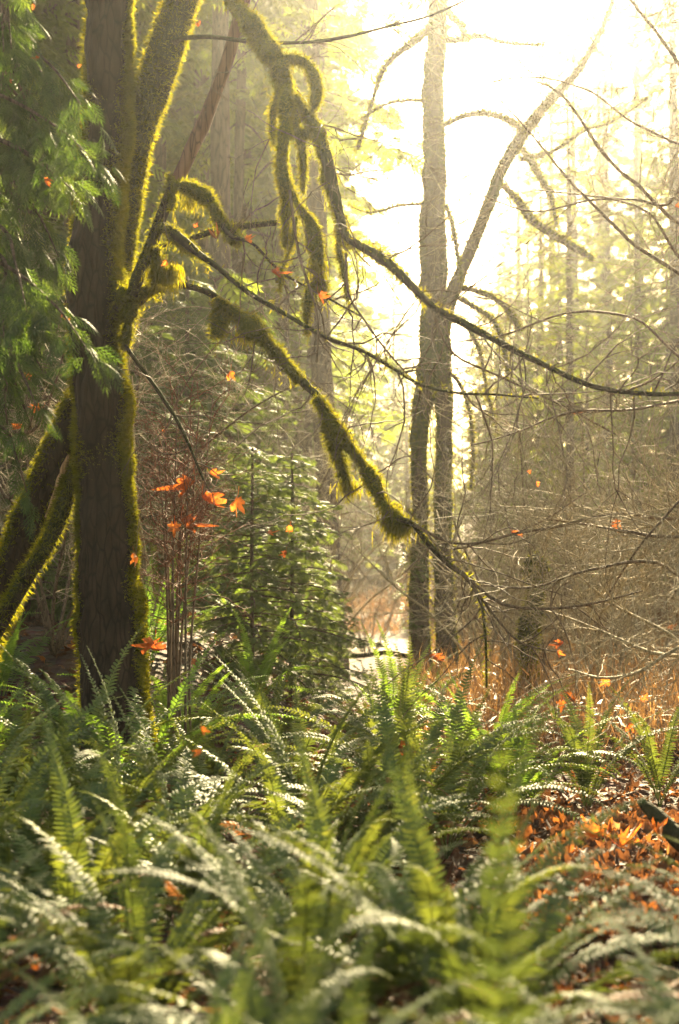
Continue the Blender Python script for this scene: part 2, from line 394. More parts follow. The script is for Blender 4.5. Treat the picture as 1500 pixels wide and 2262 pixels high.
def maple():
    root = empty('mossy_maple', P(250, 1783, 7.8)); root.location.z = -.1
    tag(root, 'mossy bigleaf maple with dark trunk, standing large at left among the ferns', 'tree')
    D = 7.8
    T = [(262, 1800, 190), (255, 1700, 165), (252, 1600, 142), (250, 1500, 136), (250, 1420, 136), (246, 1350, 132), (238, 1280, 122), (232, 1180, 114), (229, 1080, 110), (226, 980, 114), (222, 880, 120), (214, 780, 112), (212, 680, 116), (212, 600, 114), (216, 500, 106), (222, 400, 98), (234, 300, 102), (236, 200, 94), (238, 100, 95), (240, 0, 98), (244, -120, 96), (250, -300, 84), (262, -600, 70), (300, -1000, 44), (330, -1300, 26)]
    o, pts, rad = limb('trunk', root, T, D, M_bark, sides=56, step=.022, rough=.2, mask=flank, fl=.03, fw=.005, droop=.1, density=36000, lumps=.25)
    S = [(238, 820, 40), (252, 700, 44), (268, 600, 42), (276, 520, 44), (288, 420, 54), (298, 350, 58), (312, 280, 66), (338, 195, 74), (362, 120, 74), (388, 50, 72), (408, -10, 70), (440, -100, 66), (470, -220, 60), (520, -420, 50), (600, -700, 36), (660, -1000, 20)]
    limb('stem', root, S, 7.98, M_bark, sides=36, step=.025, mask=lambda V, n: np.clip(.75 + fbm(V * 3, 5) - .5, 0, 1), fl=.036, density=22000, rough=.15, label='thick mossy second stem leaning right')
    Lw = [(168, 880, 44), (150, 940, 62), (118, 1030, 78), (84, 1110, 82), (50, 1200, 80), (10, 1300, 78), (-30, 1400, 82), (-70, 1520, 95), (-90, 1700, 110)]
    limb('leaning_stem', root, Lw, [7.9, 8.2, 8.5], M_bark, sides=30, mask=lambda V, n: np.clip(.7 * np.abs(n[:, 0]) + .3 * n[:, 2] + .8 * (fbm(V * 3, 7) - .5), .02, 1), fl=.035, density=12000, rough=.2)
    Lw2 = [(170, 1010, 24), (160, 1060, 34), (120, 1170, 36), (62, 1270, 34), (10, 1360, 32), (-30, 1450, 36), (-40, 1650, 44)]
    limb('leaning_stem', root, Lw2, [8.0, 7.8, 7.8], M_bark, sides=20, mask=tops, fl=.04, density=14000)
    # pale splintered wood on the leaning stem
    b = Buf(); p_, r_ = resample(*pxpath([(154, 1005, 8), (140, 1040, 16), (122, 1090, 10), (100, 1143, 4)], 7.95), .02); tube(b, p_, r_, 8, lambda V, n, r: (fbm(V * 20, 3) - .5) * r[:, None]); b.build('splinter', M_wood, root)['label'] = 'pale splintered strip of bare wood'
    # reddish dead stem
    Dd = [(292, 655, 26), (306, 610, 30), (330, 555, 30), (352, 490, 28), (372, 440, 28)]
    limb('dead_stem', root, Dd, 7.6, M_bark, sides=20, mask=tops, fl=.022, density=9000)
    b = Buf(); p_, r_ = resample(*pxpath([(368, 448, 26), (398, 388, 30), (425, 325, 31), (452, 268, 31), (476, 205, 30), (498, 145, 29), (520, 70, 28), (541, 0, 27), (575, -110, 24), (640, -300, 18)], 7.6), .02)
    tube(b, p_, r_, 20, lambda V, n, r: (fbm(V * np.array([14, 14, 3]), 3) - .5) * .35 * r[:, None]); b.build('dead_stem', M_pole, root, smooth=True)['label'] = 'reddish peeled dead stem leaning right'
    K = dict(mat=M_bark, sides=16, step=.02, rough=.3, mask=tops)
    # lower moss branch
    A = [(235, 660, 76), (268, 668, 66), (300, 655, 50), (345, 634, 22), (400, 630, 14), (450, 642, 13), (485, 662, 16), (510, 685, 22), (560, 725, 24), (600, 765, 24), (635, 805, 22), (670, 845, 20), (710, 885, 20), (722, 920, 20), (745, 945, 18), (775, 985, 16), (800, 1020, 15), (825, 1065, 15), (845, 1110, 14), (870, 1140, 13), (895, 1150, 12), (915, 1160, 11), (950, 1205, 11), (990, 1245, 13), (1030, 1275, 11), (1060, 1325, 8), (1072, 1400, 6), (1075, 1520, 5)]
    ob, pa, ra = limb('branch', root, A, [7.8, 7.5, 7.2, 7.0, 6.9], moss=.25, **K)
    def sleeve(par, l, depth, fl=.026, droop=.4, dens=52000, lumps=.8):
        pts, rad = resample(*pxpath(l, depth, .63), .018)
        rad = rad * np.clip(-.1 + 2.1 * fbm(pts * 11, 71, 3), .18, 1.5)
        b = Buf(); V, nr = tube(b, pts, rad, 18, lambda V, n, r: r[:, None] * (.7 * (fbm(V * 16, 61, 3) - .5) + lumps * np.maximum(0, fbm(V * 12, 62, 2) - .45) * np.maximum(0, -n[..., 2] + .3)), a=lambda V, n: fbm(V * 8, 9))
        m = b.build('moss', M_mossbody, par, smooth=True)
        area = float((2 * math.pi * rad[:-1] * np.linalg.norm(np.diff(pts, axis=0), axis=1)).sum())
        f = Buf(); fuzz(f, V, nr, int(area * dens) + 80, fl, .0042, None, droop, r=.007); 
        L_ = float(np.linalg.norm(np.diff(pts, axis=0), axis=1).sum())
        for q in range(int(L_ * 75)):      # ragged strands hanging from the underside
            i = int(rng.integers(0, len(pts))); k = int(rng.integers(5, 14)); ln = rng.uniform(.02, .15) * rng.uniform(.2, 1); t = np.linspace(0, 1, k)
            base = pts[i] + np.array([rng.normal(0, .6), rng.normal(0, .6), -.75]) * rad[i]
            pp = base + np.array([0, 0, -1]) * (t * ln)[:, None] + np.cumsum(rng.normal(0, .0025, (k, 3)), 0)
            dd = rng.normal(0, .5, (k, 3)); dd[:, 2] -= 1
            scatter(f, BL_V, [BL_Q, BL_T], pp, frames(dd, unit(rng.normal(0, 1, (k, 3)))), np.stack([rng.uniform(.012, .03, k), np.full(k, .0045), np.full(k, .02)], 1), rng.uniform(.2, 1))
        f.build('moss_fringe', M_moss, m)
        return m
    d = lambda l: 7.8 - .9 * min(1, max(0, (l[0] - 260) / 700))
    def sl(par, l, dep=None, **k): sleeve(par, l, dep or [d(q) for q in l], **k)
    sl(ob, [(262, 650, 50), (285, 655, 60), (310, 650, 48), (340, 634, 28), (362, 630, 16)], 7.62)
    sl(ob, [(288, 670, 50), (285, 700, 46), (280, 740, 30), (276, 770, 14)], 7.65)
    sl(ob, [(478, 664, 22), (497, 678, 46), (522, 692, 52), (560, 726, 58), (600, 766, 54), (633, 805, 42), (662, 838, 30)], 7.3)
    sl(ob, [(495, 676, 40), (486, 700, 44), (483, 722, 42), (481, 742, 28)], 7.35)
    sl(ob, [(700, 880, 24), (716, 905, 34), (730, 930, 38), (750, 952, 30), (776, 988, 24), (800, 1022, 30), (825, 1066, 34), (846, 1110, 38), (868, 1138, 42), (888, 1150, 36), (905, 1156, 18)], 7.05, fl=.035)
    sl(ob, [(724, 925, 34), (738, 968, 34), (750, 1014, 32), (762, 1050, 36), (768, 1068, 24), (770, 1080, 14)], 7.1, fl=.045)
    # hanging tufts of paler moss
    for (x, y, l) in ((770, 1078, .07), (872, 1160, .09), (884, 1165, .08), (860, 1150, .07), (364, 610, .11), (378, 600, .12), (350, 600, .08), (545, 745, .05), (420, 450, .05), (700, 600, .05)):
        f = Buf(); n = 260; q = P(x, y - 8, 7.1 if x > 600 else 7.5); pos = q + rng.normal(0, 1, (n, 3)) * np.array([.03, .03, .02]); dd = rng.normal(0, .25, (n, 3)); dd[:, 2] -= 1
        scatter(f, BL_V, [BL_Q, BL_T], pos, frames(dd, unit(rng.normal(0, 1, (n, 3)))), np.stack([l * rng.uniform(.4, 1.3, n), np.full(n, .005), np.full(n, l)], 1), rng.uniform(.5, 1, n))
        f.build('moss', M_moss, ob)
    # twigs from the tip of the lower branch
    b = Buf()
    twigs_on(b, pa, ra, 26, .8, .0042, 1, sag=.05, nk=4, lo=.3)
    for l in ([(1000, 1250, 9), (1060, 1300, 8), (1110, 1335, 8), (1190, 1345, 7), (1300, 1335, 6), (1420, 1305, 4)], [(1030, 1275, 7), (1100, 1370, 6), (1150, 1420, 5), (1230, 1440, 4)], [(915, 1160, 7), (1000, 1200, 6), (1100, 1190, 5), (1200, 1150, 4), (1290, 1090, 3)]):
        p_, r_ = resample(*pxpath(l, 6.9), .06); tube(b, p_, r_, 6); twigs_on(b, p_, r_, 9, .5, .004, 1, nk=3)
    b.build('twig', M_twig, ob)
    # second low branch
    B = [(345, 500, 24), (372, 508, 24), (420, 545, 22), (445, 565, 14), (480, 590, 12), (540, 640, 11), (620, 688, 10), (720, 745, 9), (800, 775, 8), (870, 815, 7), (930, 850, 7), (1010, 868, 6), (1100, 872, 5), (1190, 880, 4)]
    ob, pb_, rb = limb('branch', root, B, [7.6, 7.2, 6.9, 6.7], moss=.2, **K)
    sl(ob, [(352, 503, 14), (365, 505, 26), (388, 522, 42), (418, 546, 44), (440, 562, 28), (458, 574, 14)], 7.5)
    b = Buf(); twigs_on(b, pb_, rb, 18, .7, .005, 1, nk=4, lo=.3); b.build('twig', M_twig, ob)
    ob, _, _ = limb('branch', root, [(318, 585, 22), (340, 560, 20), (352, 548, 12)], 7.5, moss=.4, **K)
    sl(ob, [(330, 560, 28), (345, 560, 34), (350, 585, 36), (343, 605, 28), (340, 625, 12)], 7.5, fl=.04)
    # upper stub branch with moss
    ob, pd, rd = limb('branch', root, [(362, 460, 22), (376, 430, 24), (384, 408, 18), (420, 415, 14), (460, 440, 14), (482, 480, 12), (510, 520, 12), (560, 540, 7), (620, 600, 6), (690, 640, 5), (800, 700, 4)], [7.55, 7.4, 7.1], moss=.2, **K)
    sl(ob, [(374, 385, 10), (375, 408, 28), (382, 440, 34), (378, 462, 20)], 7.5)
    sl(ob, [(384, 408, 24), (418, 416, 32), (455, 436, 40), (470, 452, 26)], 7.45)
    sl(ob, [(470, 452, 22), (480, 478, 30), (498, 502, 34), (516, 524, 38), (528, 536, 22)], 7.4)
    b = Buf(); twigs_on(b, pd, rd, 12, .6, .005, 1, nk=4, lo=.4); b.build('twig', M_twig, ob)
    limb('branch', root, [(350, 545, 9), (420, 528, 10), (470, 512, 13), (540, 500, 13), (612, 492, 14)], 7.9, moss=.8, **K)
    # high limb with hanging curtains of moss
    E = [(470, -220, 46), (482, -120, 42), (495, -40, 36), (520, 10, 32), (560, 62, 32), (605, 125, 32), (632, 185, 30), (668, 235, 28), (700, 285, 28), (722, 350, 26), (738, 420, 24), (752, 480, 22), (765, 520, 20), (790, 540, 20), (850, 575, 19), (900, 622, 18), (960, 680, 16), (1040, 722, 15), (1120, 765, 15), (1200, 805, 13), (1300, 850, 12), (1400, 868, 11), (1520, 868, 10), (1640, 840, 8)]
    ob, pe, re_ = limb('branch', root, E, [7.9, 7.3, 7.0, 6.6, 6.3], moss=.12, **K)
    F7 = 7.15
    sl(ob, [(493, -45, 34), (520, 8, 42), (560, 60, 48), (585, 100, 56), (608, 130, 64), (622, 165, 60), (634, 195, 54)], F7)
    sl(ob, [(634, 190, 40), (650, 212, 30), (668, 240, 26), (690, 272, 36), (706, 305, 60), (716, 345, 58), (724, 390, 50), (738, 440, 44), (752, 485, 40), (762, 520, 30), (768, 545, 14)], F7)
    sl(ob, [(612, 128, 34), (645, 128, 34), (675, 138, 32), (693, 165, 34), (700, 195, 32), (696, 225, 26), (690, 248, 14)], F7)
    sl(ob, [(620, 190, 28), (608, 225, 24), (603, 260, 26), (603, 295, 22), (606, 315, 10)], F7)
    sl(ob, [(634, 195, 46), (632, 240, 46), (629, 285, 40), (624, 330, 30), (622, 360, 28), (627, 400, 34), (630, 440, 38), (632, 480, 34), (630, 520, 26), (628, 540, 12)], F7 - .05)
    sl(ob, [(648, 225, 18), (652, 260, 24), (656, 292, 28), (666, 320, 20), (670, 355, 20), (670, 395, 18), (668, 420, 8)], F7)
    sl(ob, [(700, 290, 40), (682, 292, 34), (668, 305, 20)], F7)
    sl(ob, [(632, 400, 22), (645, 430, 30), (664, 462, 34), (686, 492, 42), (696, 530, 44), (702, 570, 40), (706, 605, 34), (714, 640, 22), (716, 660, 10)], F7)
    sl(ob, [(700, 618, 22), (684, 645, 32), (680, 680, 32), (678, 712, 26), (678, 735, 12)], F7)
    sl(ob, [(655, 480, 12), (646, 530, 18), (636, 565, 16), (622, 595, 12), (618, 640, 8)], F7)
    sl(ob, [(750, 480, 30), (748, 540, 22), (756, 580, 18), (764, 620, 14), (768, 660, 8)], F7)
    sl(ob, [(768, 532, 26), (800, 545, 26), (840, 568, 30), (870, 590, 26), (905, 628, 20), (940, 662, 14)], 7.0, lumps=.5, fl=.03)
    b = Buf(); twigs_on(b, pe, re_, 46, 1.0, .004, 2, sag=.08, nk=4, lo=.35)
    for l in ([(640, 420, 8), (660, 560, 7), (700, 690, 6), (700, 800, 5)], [(764, 560, 7), (770, 650, 6), (800, 700, 5), (850, 770, 5), (920, 850, 4)], [(960, 700, 7), (1000, 780, 6), (1100, 830, 5), (1250, 900, 5), (1360, 960, 4)]):
        p_, r_ = resample(*pxpath(l, 7.0), .06); tube(b, p_, r_, 6); twigs_on(b, p_, r_, 8, .5, .004, 1, nk=3)
    b.build('twig', M_twig, ob)
    ob, pt_, rt_ = limb('branch', root, [(385, 92, 16), (410, 84, 10), (470, 82, 9), (550, 92, 9), (620, 95, 9), (700, 92, 8), (780, 78, 7), (860, 58, 6), (950, 35, 5), (1050, -10, 4)], [7.9, 7.2, 6.8], moss=0, **K)
    b = Buf(); twigs_on(b, pt_, rt_, 14, .7, .004, 1, nk=3, lo=.2); b.build('twig', M_twig, ob)
    ob, pt_, rt_ = limb('branch', root, [(268, 740, 12), (285, 775, 10), (340, 850, 9), (400, 945, 8), (450, 1060, 6)], [7.7, 7.4], moss=0, **K)
    b = Buf(); twigs_on(b, pt_, rt_, 8, .5, .004, 1, nk=3, lo=.3); b.build('twig', M_twig, ob)
    # crown far above the frame
    b = Buf()
    for (x, y, dx) in ((262, -600, -.4), (300, -1000, .1), (520, -420, .5), (600, -700, .3), (330, -1300, 0), (660, -1000, .3)):
        for k in range(1): grow(b, P(x, y, 7.9), (dx + rng.normal(0, .5), rng.normal(0, .6), 1), 2.6, .03, 2, nk=4, up=.05)
    b.build('crown', M_bark, root)
maple()

# ------------------------------------------------------------------ twin maple in the middle distance
def twin():
    D = 17.0; root = empty('twin_maple', P(960, 1505, D)); root.location.z = 0
    tag(root, 'tall hazy maple right of centre whose trunk is split in two near the ground', 'tree')
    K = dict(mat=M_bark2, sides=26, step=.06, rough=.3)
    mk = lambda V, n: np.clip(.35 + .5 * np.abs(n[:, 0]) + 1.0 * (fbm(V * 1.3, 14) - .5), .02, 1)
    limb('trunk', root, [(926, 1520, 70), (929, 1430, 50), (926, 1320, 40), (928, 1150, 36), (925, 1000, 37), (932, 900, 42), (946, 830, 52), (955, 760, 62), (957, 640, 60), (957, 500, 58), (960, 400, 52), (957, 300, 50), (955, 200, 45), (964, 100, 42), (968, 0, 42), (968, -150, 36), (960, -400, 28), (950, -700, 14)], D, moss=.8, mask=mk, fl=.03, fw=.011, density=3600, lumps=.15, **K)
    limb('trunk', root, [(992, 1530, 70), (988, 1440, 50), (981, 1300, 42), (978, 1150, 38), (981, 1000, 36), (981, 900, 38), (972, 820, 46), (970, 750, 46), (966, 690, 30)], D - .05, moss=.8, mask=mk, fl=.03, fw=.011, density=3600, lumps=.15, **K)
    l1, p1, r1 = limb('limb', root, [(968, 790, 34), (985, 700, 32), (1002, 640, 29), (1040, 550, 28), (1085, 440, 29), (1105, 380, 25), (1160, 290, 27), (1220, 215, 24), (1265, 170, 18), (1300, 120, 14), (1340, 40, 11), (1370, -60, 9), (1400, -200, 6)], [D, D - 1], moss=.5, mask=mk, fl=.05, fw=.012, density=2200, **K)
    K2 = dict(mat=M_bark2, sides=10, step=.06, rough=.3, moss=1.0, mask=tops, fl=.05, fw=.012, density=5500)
    bs = [
        [(980, 278, 9), (1030, 255, 12), (1080, 252, 14), (1125, 268, 12), (1158, 290, 12)],
        [(1105, 405, 12), (1140, 440, 15), (1180, 490, 17), (1240, 530, 17), (1290, 560, 15), (1308, 572, 8)],
        [(1150, 352, 12), (1220, 335, 9), (1290, 290, 8), (1360, 265, 5), (1440, 210, 4)],
        [(1155, 330, 10), (1185, 380, 12), (1215, 430, 10), (1230, 500, 6)],
        [(1005, 635, 12), (1060, 645, 12), (1110, 672, 11), (1140, 715, 13), (1148, 730, 6)],
        [(1000, 650, 10), (1050, 680, 10), (1090, 710, 12), (1112, 760, 12), (1122, 830, 6)],
        [(990, 690, 10), (1030, 720, 10), (1060, 780, 9), (1075, 860, 7), (1100, 960, 5)],
        [(985, 820, 10), (1010, 840, 9), (1035, 900, 8), (1045, 1000, 8), (1040, 1080, 6)],
        [(950, 60, 12), (925, 85, 18), (905, 100, 16), (850, 150, 10), (815, 250, 9), (790, 330, 9)],
        [(945, 225, 6), (900, 222, 7), (850, 232, 6), (800, 262, 4)],
        [(980, 90, 12), (1020, 88, 13), (1060, 80, 12), (1120, 95, 8), (1200, 100, 5)],
        [(975, 10, 12), (1000, 40, 13), (1020, 60, 12), (1030, 90, 8)],
        [(985, 455, 9), (1000, 500, 10), (1010, 560, 8), (1020, 620, 5)],
        [(935, 450, 6), (880, 455, 6), (820, 470, 4), (770, 455, 3)],
        [(940, 1180, 8), (900, 1130, 7), (860, 1110, 5)],
        [(1000, 1210, 8), (1025, 1240, 16), (1040, 1280, 12), (1050, 1330, 6)],
    ]
    for l in bs:
        ob, p_, r_ = limb('branch', root, l, [D - .1, D - .6], **K2)
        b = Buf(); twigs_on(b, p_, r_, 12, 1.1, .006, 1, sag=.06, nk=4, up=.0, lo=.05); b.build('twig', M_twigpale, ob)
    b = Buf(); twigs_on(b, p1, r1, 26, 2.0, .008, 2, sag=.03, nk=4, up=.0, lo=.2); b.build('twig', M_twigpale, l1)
    b = Buf()
    for k in range(54):
        y = rng.uniform(-60, 1000); x = 960
        s = rng.choice([-1, 1]); grow(b, P(x, y, D), (s * 1.0, rng.normal(0, .5), rng.uniform(-.1, .5)), rng.uniform(1, 2.6), .007, 2, sag=.12, nk=5)
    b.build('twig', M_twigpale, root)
    # licorice ferns growing on the trunk foot
    f = Buf()
    for k in range(70):
        q = P(rng.uniform(880, 940), rng.uniform(1180, 1400), D - .3); n = 9
        dd = unit(np.array([rng.normal(-.4, .5), rng.normal(-.5, .3), rng.normal(0, .4)]))
        t = np.linspace(0, 1, n)[:, None]; pos = q + dd * t * .22 + np.array([0, 0, -1]) * t ** 2 * .1
        for s in (-1, 1):
            side = unit(np.cross(dd, [0, 0, 1.0]))[None] * s + dd * .5
            scatter(f, BL_V, [BL_Q, BL_T], pos, frames(np.tile(side, (n, 1))), np.stack([.07 * (1.1 - t[:, 0]), np.full(n, .022), np.full(n, .05)], 1), rng.uniform())
    f.build('fern_fringe', M_fernb, root)
twin()

# ------------------------------------------------------------------ conifers
KV = np.array([[0, 0, 0], [.35, -.5, -.05], [1, 0, -.18], [.35, .5, -.05]], float); KQ = np.array([[0, 1, 2, 3]])
def spray_template(nside=5, fine=1.0):
    """flat feathery twig: short needled side shoots along an axis of unit length"""
    V, Q = [], []
    def kite(p, ang, l, wd, z):
        c, s = math.cos(ang), math.sin(ang); b = len(V)
        for q in KV: V.append((p + (q[0] * l * c - q[1] * wd * s), q[0] * l * s + q[1] * wd * c, z * q[0] * l + q[2] * l))
        Q.append([b, b + 1, b + 2, b + 3])
    for i in range(nside):
        t = .05 + .8 * i / nside; l = (.62 - .42 * i / nside)
        for s in (-1, 1): kite(t, s * R(52), l, .10 * fine, -.12)
    kite(.6, 0, .4, .12 * fine, -.1); kite(0.0, 0, .7, .05, -.03)
    return np.array(V, float), np.array(Q)
SPR = spray_template(4, 1.5); SPF = spray_template(6, .8)

def conifer_mesh(H, base, spread, nb, sp, size, droop=.45, seed=1, dead=25, hr=.011, dens=1.0):
    global rng
    keep = rng; rng = np.random.default_rng(seed)
    t = Buf(); z = np.linspace(-.3, H, 30); cx = .25 * (fbm(np.stack([z * .12, 0 * z, 0 * z + seed], 1), 3) - .5) * np.clip(z / 5, 0, 1)
    rad = hr * H * (1 - np.clip(z / H, 0, 1)) ** .8 + .012; rad[:2] *= 1.35
    p_, r_ = resample(np.stack([cx, cx * .7, z], 1), rad, .25)
    tube(t, p_, r_, 14, lambda V, n, r: (fbm(V * np.array([5, 5, 1.2]), 3) - .5) * .3 * r[:, None])
    for k in range(dead):   # dead snags on the bare part of the stem
        zz = rng.uniform(.05, 1) * base if base > 1 else rng.uniform(0, 1); a = rng.uniform(0, 6.28)
        grow(t, (0, 0, zz), (math.cos(a), math.sin(a), rng.uniform(-.25, .2)), rng.uniform(.4, 1.6), .014, 1, sag=.12, nk=4)
    c = Buf(); pos, dr, sc_, av = [], [], [], []
    for k in range(nb):
        u = (k + rng.uniform()) / nb; zz = base + (H - base) * u; a = k * 2.4 + rng.normal(0, .4)
        l = spread * ((1 - u) ** .75) * rng.uniform(.55, 1.15) + .2
        if l > .6 and rng.uniform() < .07: continue
        d0 = np.array([math.cos(a), math.sin(a), 0]); e0 = rng.uniform(-.05, .35) * (0.4 + u)
        s = np.linspace(0, 1, 10)
        path = np.array([0, 0, zz]) + d0 * (s * l)[:, None] * .95
        path[:, 2] += e0 * s * l - droop * l * s ** 2 * rng.uniform(.6, 1.2)
        tube(c if l < .5 else t, path, np.linspace(max(.006, .013 * l), .003, 10), 4, cap=False)
        side = np.array([-d0[1], d0[0], 0])
        m = int(l / size * 3.4 * dens) + 2
        ss = rng.uniform(.12, 1, m) ** .8; q = path[np.minimum((ss * 9).astype(int), 8)] + (path[np.minimum((ss * 9).astype(int) + 1, 9)] - path[np.minimum((ss * 9).astype(int), 8)]) * ((ss * 9) % 1)[:, None]
        sl = (1 - ss) * .42 * l + size * .7
        for j in range(m):
            sg = 1 if j % 2 else -1; L_ = sl[j] * rng.uniform(.5, 1.1); dd = unit(side * sg + d0 * rng.uniform(.5, 1.0) + np.array([0, 0, -.15]))
            nn = max(1, int(L_ / (size * .62))); tt = np.arange(nn) / nn
            pos.append(q[j] + dd * (tt * L_)[:, None] - np.array([0, 0, 1]) * (.35 * tt ** 2 * L_)[:, None])
            v = np.tile(dd, (nn, 1)) + rng.normal(0, .28, (nn, 3)); v[:, 2] -= .25 + .5 * tt; dr.append(v)
            sc_.append(size * rng.uniform(.75, 1.4, nn)); av.append(np.clip(rng.uniform(0, 1) * .6 + rng.uniform(0, .4, nn), 0, 1))
    pos = np.concatenate(pos); dr = np.concatenate(dr); sc_ = np.concatenate(sc_); av = np.concatenate(av)
    up = np.tile([0, 0, 1.0], (len(pos), 1)) + rng.normal(0, .35, (len(pos), 3))
    scatter(c, sp[0], sp[1], pos, frames(dr, unit(up)), sc_, av)
    rng = keep
    return t, c, len(pos)

ORD = ['first', 'second', 'third', 'fourth', 'fifth', 'sixth', 'seventh', 'eighth', 'ninth', 'tenth', 'eleventh', 'twelfth', 'thirteenth', 'fourteenth', 'fifteenth', 'sixteenth', 'seventeenth', 'eighteenth', 'nineteenth', 'twentieth',
       'twenty-first', 'twenty-second', 'twenty-third', 'twenty-fourth', 'twenty-fifth', 'twenty-sixth', 'twenty-seventh', 'twenty-eighth', 'twenty-ninth', 'thirtieth']
def conifers():
    specs = [(27, 7.0, 3.6, 140, .34, .45), (25, 4.0, 3.9, 160, .34, .5), (28, 11.0, 3.3, 100, .34, .4), (24, 2.0, 3.6, 160, .32, .55), (25, 2.4, 3.2, 110, .36, .5), (26, 1.4, 3.5, 125, .36, .5), (27, 8.5, 2.1, 75, .34, .5)]
    meshes = []
    for i, (H, base, spread, nb, size, dr) in enumerate(specs):
        t, c, n = conifer_mesh(H, base, spread, nb, SPR, size, dr, seed=20 + i, dens=[.9, .8, .65, .85, .5, .55, .6][i])
        meshes.append((t.mesh('trunk', M_conbark, True), c.mesh('crown', M_conifer), H))
    def put(px, d, v, height=None, wpx=None, lean=(0, 0), rz=None):
        x = (px - 750) / FPX * d; z = float(gz(x, d)) - .05
        o = empty('hemlock_tree', (x, d, z), rng.uniform(0, 6.28) if rz is None else rz)
        s = (height or 26) / meshes[v][2]; w_ = s
        if wpx: w_ = (wpx / FPX * d / 2) / (.011 * meshes[v][2] * .85)
        o.scale = (s, s, s); o.rotation_euler.x, o.rotation_euler.y = lean[0], lean[1]
        for nm, me, k in (('trunk', meshes[v][0], w_ / s), ('crown', meshes[v][1], 1)):
            c = bpy.data.objects.new(nm, me); C.objects.link(c); c.parent = o
            if nm == 'trunk' and k < 1: c.scale = (k, k, 1)
        return o, px
    near = [(735, 23, 6, 27, 46, (0, R(2.0))), (482, 18, 6, 25, 44, (0, 0)), (342, 21, 6, 26, 42, (0, 0)), (440, 24, 6, 27, 40, (0, 0)), (22, 13, 2, 24, 60, (0, R(-1))), (612, 27, 6, 26, 34, (0, R(3))), (655, 31, 2, 26, 26, (0, 0)), (560, 33, 1, 26, 30, (0, 0)), (-90, 17, 3, 24, 50, (0, 0)), (95, 20, 1, 24, 40, (0, 0)), (300, 27, 3, 26, 34, (0, 0)), (395, 31, 1, 27, 30, (0, 0)), (205, 24, 3, 25, 36, (0, 0)), (545, 29, 1, 22, 24, (0, 0)), (508, 22, 6, 24, 24, (0, R(1))), (388, 26, 6, 25, 22, (0, 0)), (285, 23, 6, 25, 30, (0, R(-1))), (150, 19, 6, 24, 32, (0, 0)), (592, 35, 6, 25, 20, (0, R(1))), (-20, 21, 6, 25, 36, (0, 0)), (665, 28, 6, 25, 18, (0, R(-2)))]
    rows = []
    a = [put(px, d, v, h, wp, ln) for px, d, v, h, wp, ln in near]; rows.append(('near', a))
    mid = [(-160, 30, 1, 24), (0, 34, 0, 25), (130, 36, 3, 26), (250, 38, 1, 28), (350, 41, 0, 27), (470, 40, 3, 28), (570, 44, 1, 28), (660, 43, 0, 27), (1262, 31, 4, 14), (1415, 42, 4, 20), (1500, 36, 4, 21), (1660, 36, 4, 24), (1800, 31, 4, 24), (1350, 46, 5, 17.5), (1560, 42, 5, 25), (1085, 40, 5, 8), (1190, 38, 1, 9), (1300, 36, 5, 8.5), (1400, 33, 1, 7), (1120, 48, 1, 12), (1240, 47, 5, 14), (1480, 40, 5, 10)]
    rows.append(('mid', [put(px, d, v, h, 20 if px > 1200 and px < 1500 else None) for px, d, v, h in mid]))
    far = [(-100, 52, 5, 28), (60, 55, 5, 29), (200, 54, 4, 29), (330, 58, 5, 31), (450, 57, 5, 31), (560, 60, 4, 31), (650, 62, 5, 31), (730, 64, 5, 28), (820, 74, 3, 14), (900, 78, 1, 12), (980, 76, 3, 12), (1060, 72, 1, 14), (1130, 66, 5, 16), (1200, 60, 5, 20), (1275, 58, 5, 25), (1345, 60, 5, 27), (1420, 57, 5, 28), (1500, 54, 5, 27), (1600, 58, 5, 30), (1170, 70, 5, 20), (1225, 66, 5, 26), (1150, 72, 5, 24), (1105, 78, 1, 19), (870, 80, 1, 17), (790, 70, 5, 19), (1330, 69, 5, 30)]
    rows.append(('far', [put(px, d, v, h) for px, d, v, h in far]))
    back = [(i * 130 - 300 + rng.uniform(-40, 40), rng.uniform(82, 95), int(rng.integers(0, 4)), 0) for i in range(18)]
    back = [(px, d, 5 if px > 1100 else v, q) for px, d, v, q in back]
    rows.append(('back', [put(px, d, v, (21 if px < 700 else 11)) for px, d, v, h in back]))
    for nm, row in rows:
        row.sort(key=lambda q: q[1])
        for i, (o, px) in enumerate(row):
            look = {'near': 'dark conifer with bare lower trunk in the nearest row of woods', 'mid': 'conifer with drooping green sprays in the middle row of woods', 'far': 'hazy conifer in the far row of woods', 'back': 'pale conifer in the most distant row of woods'}[nm]
            tag(o, ORD[i] + ' from the left, ' + look, 'conifer tree', 'conifers of the surrounding woods')
conifers()

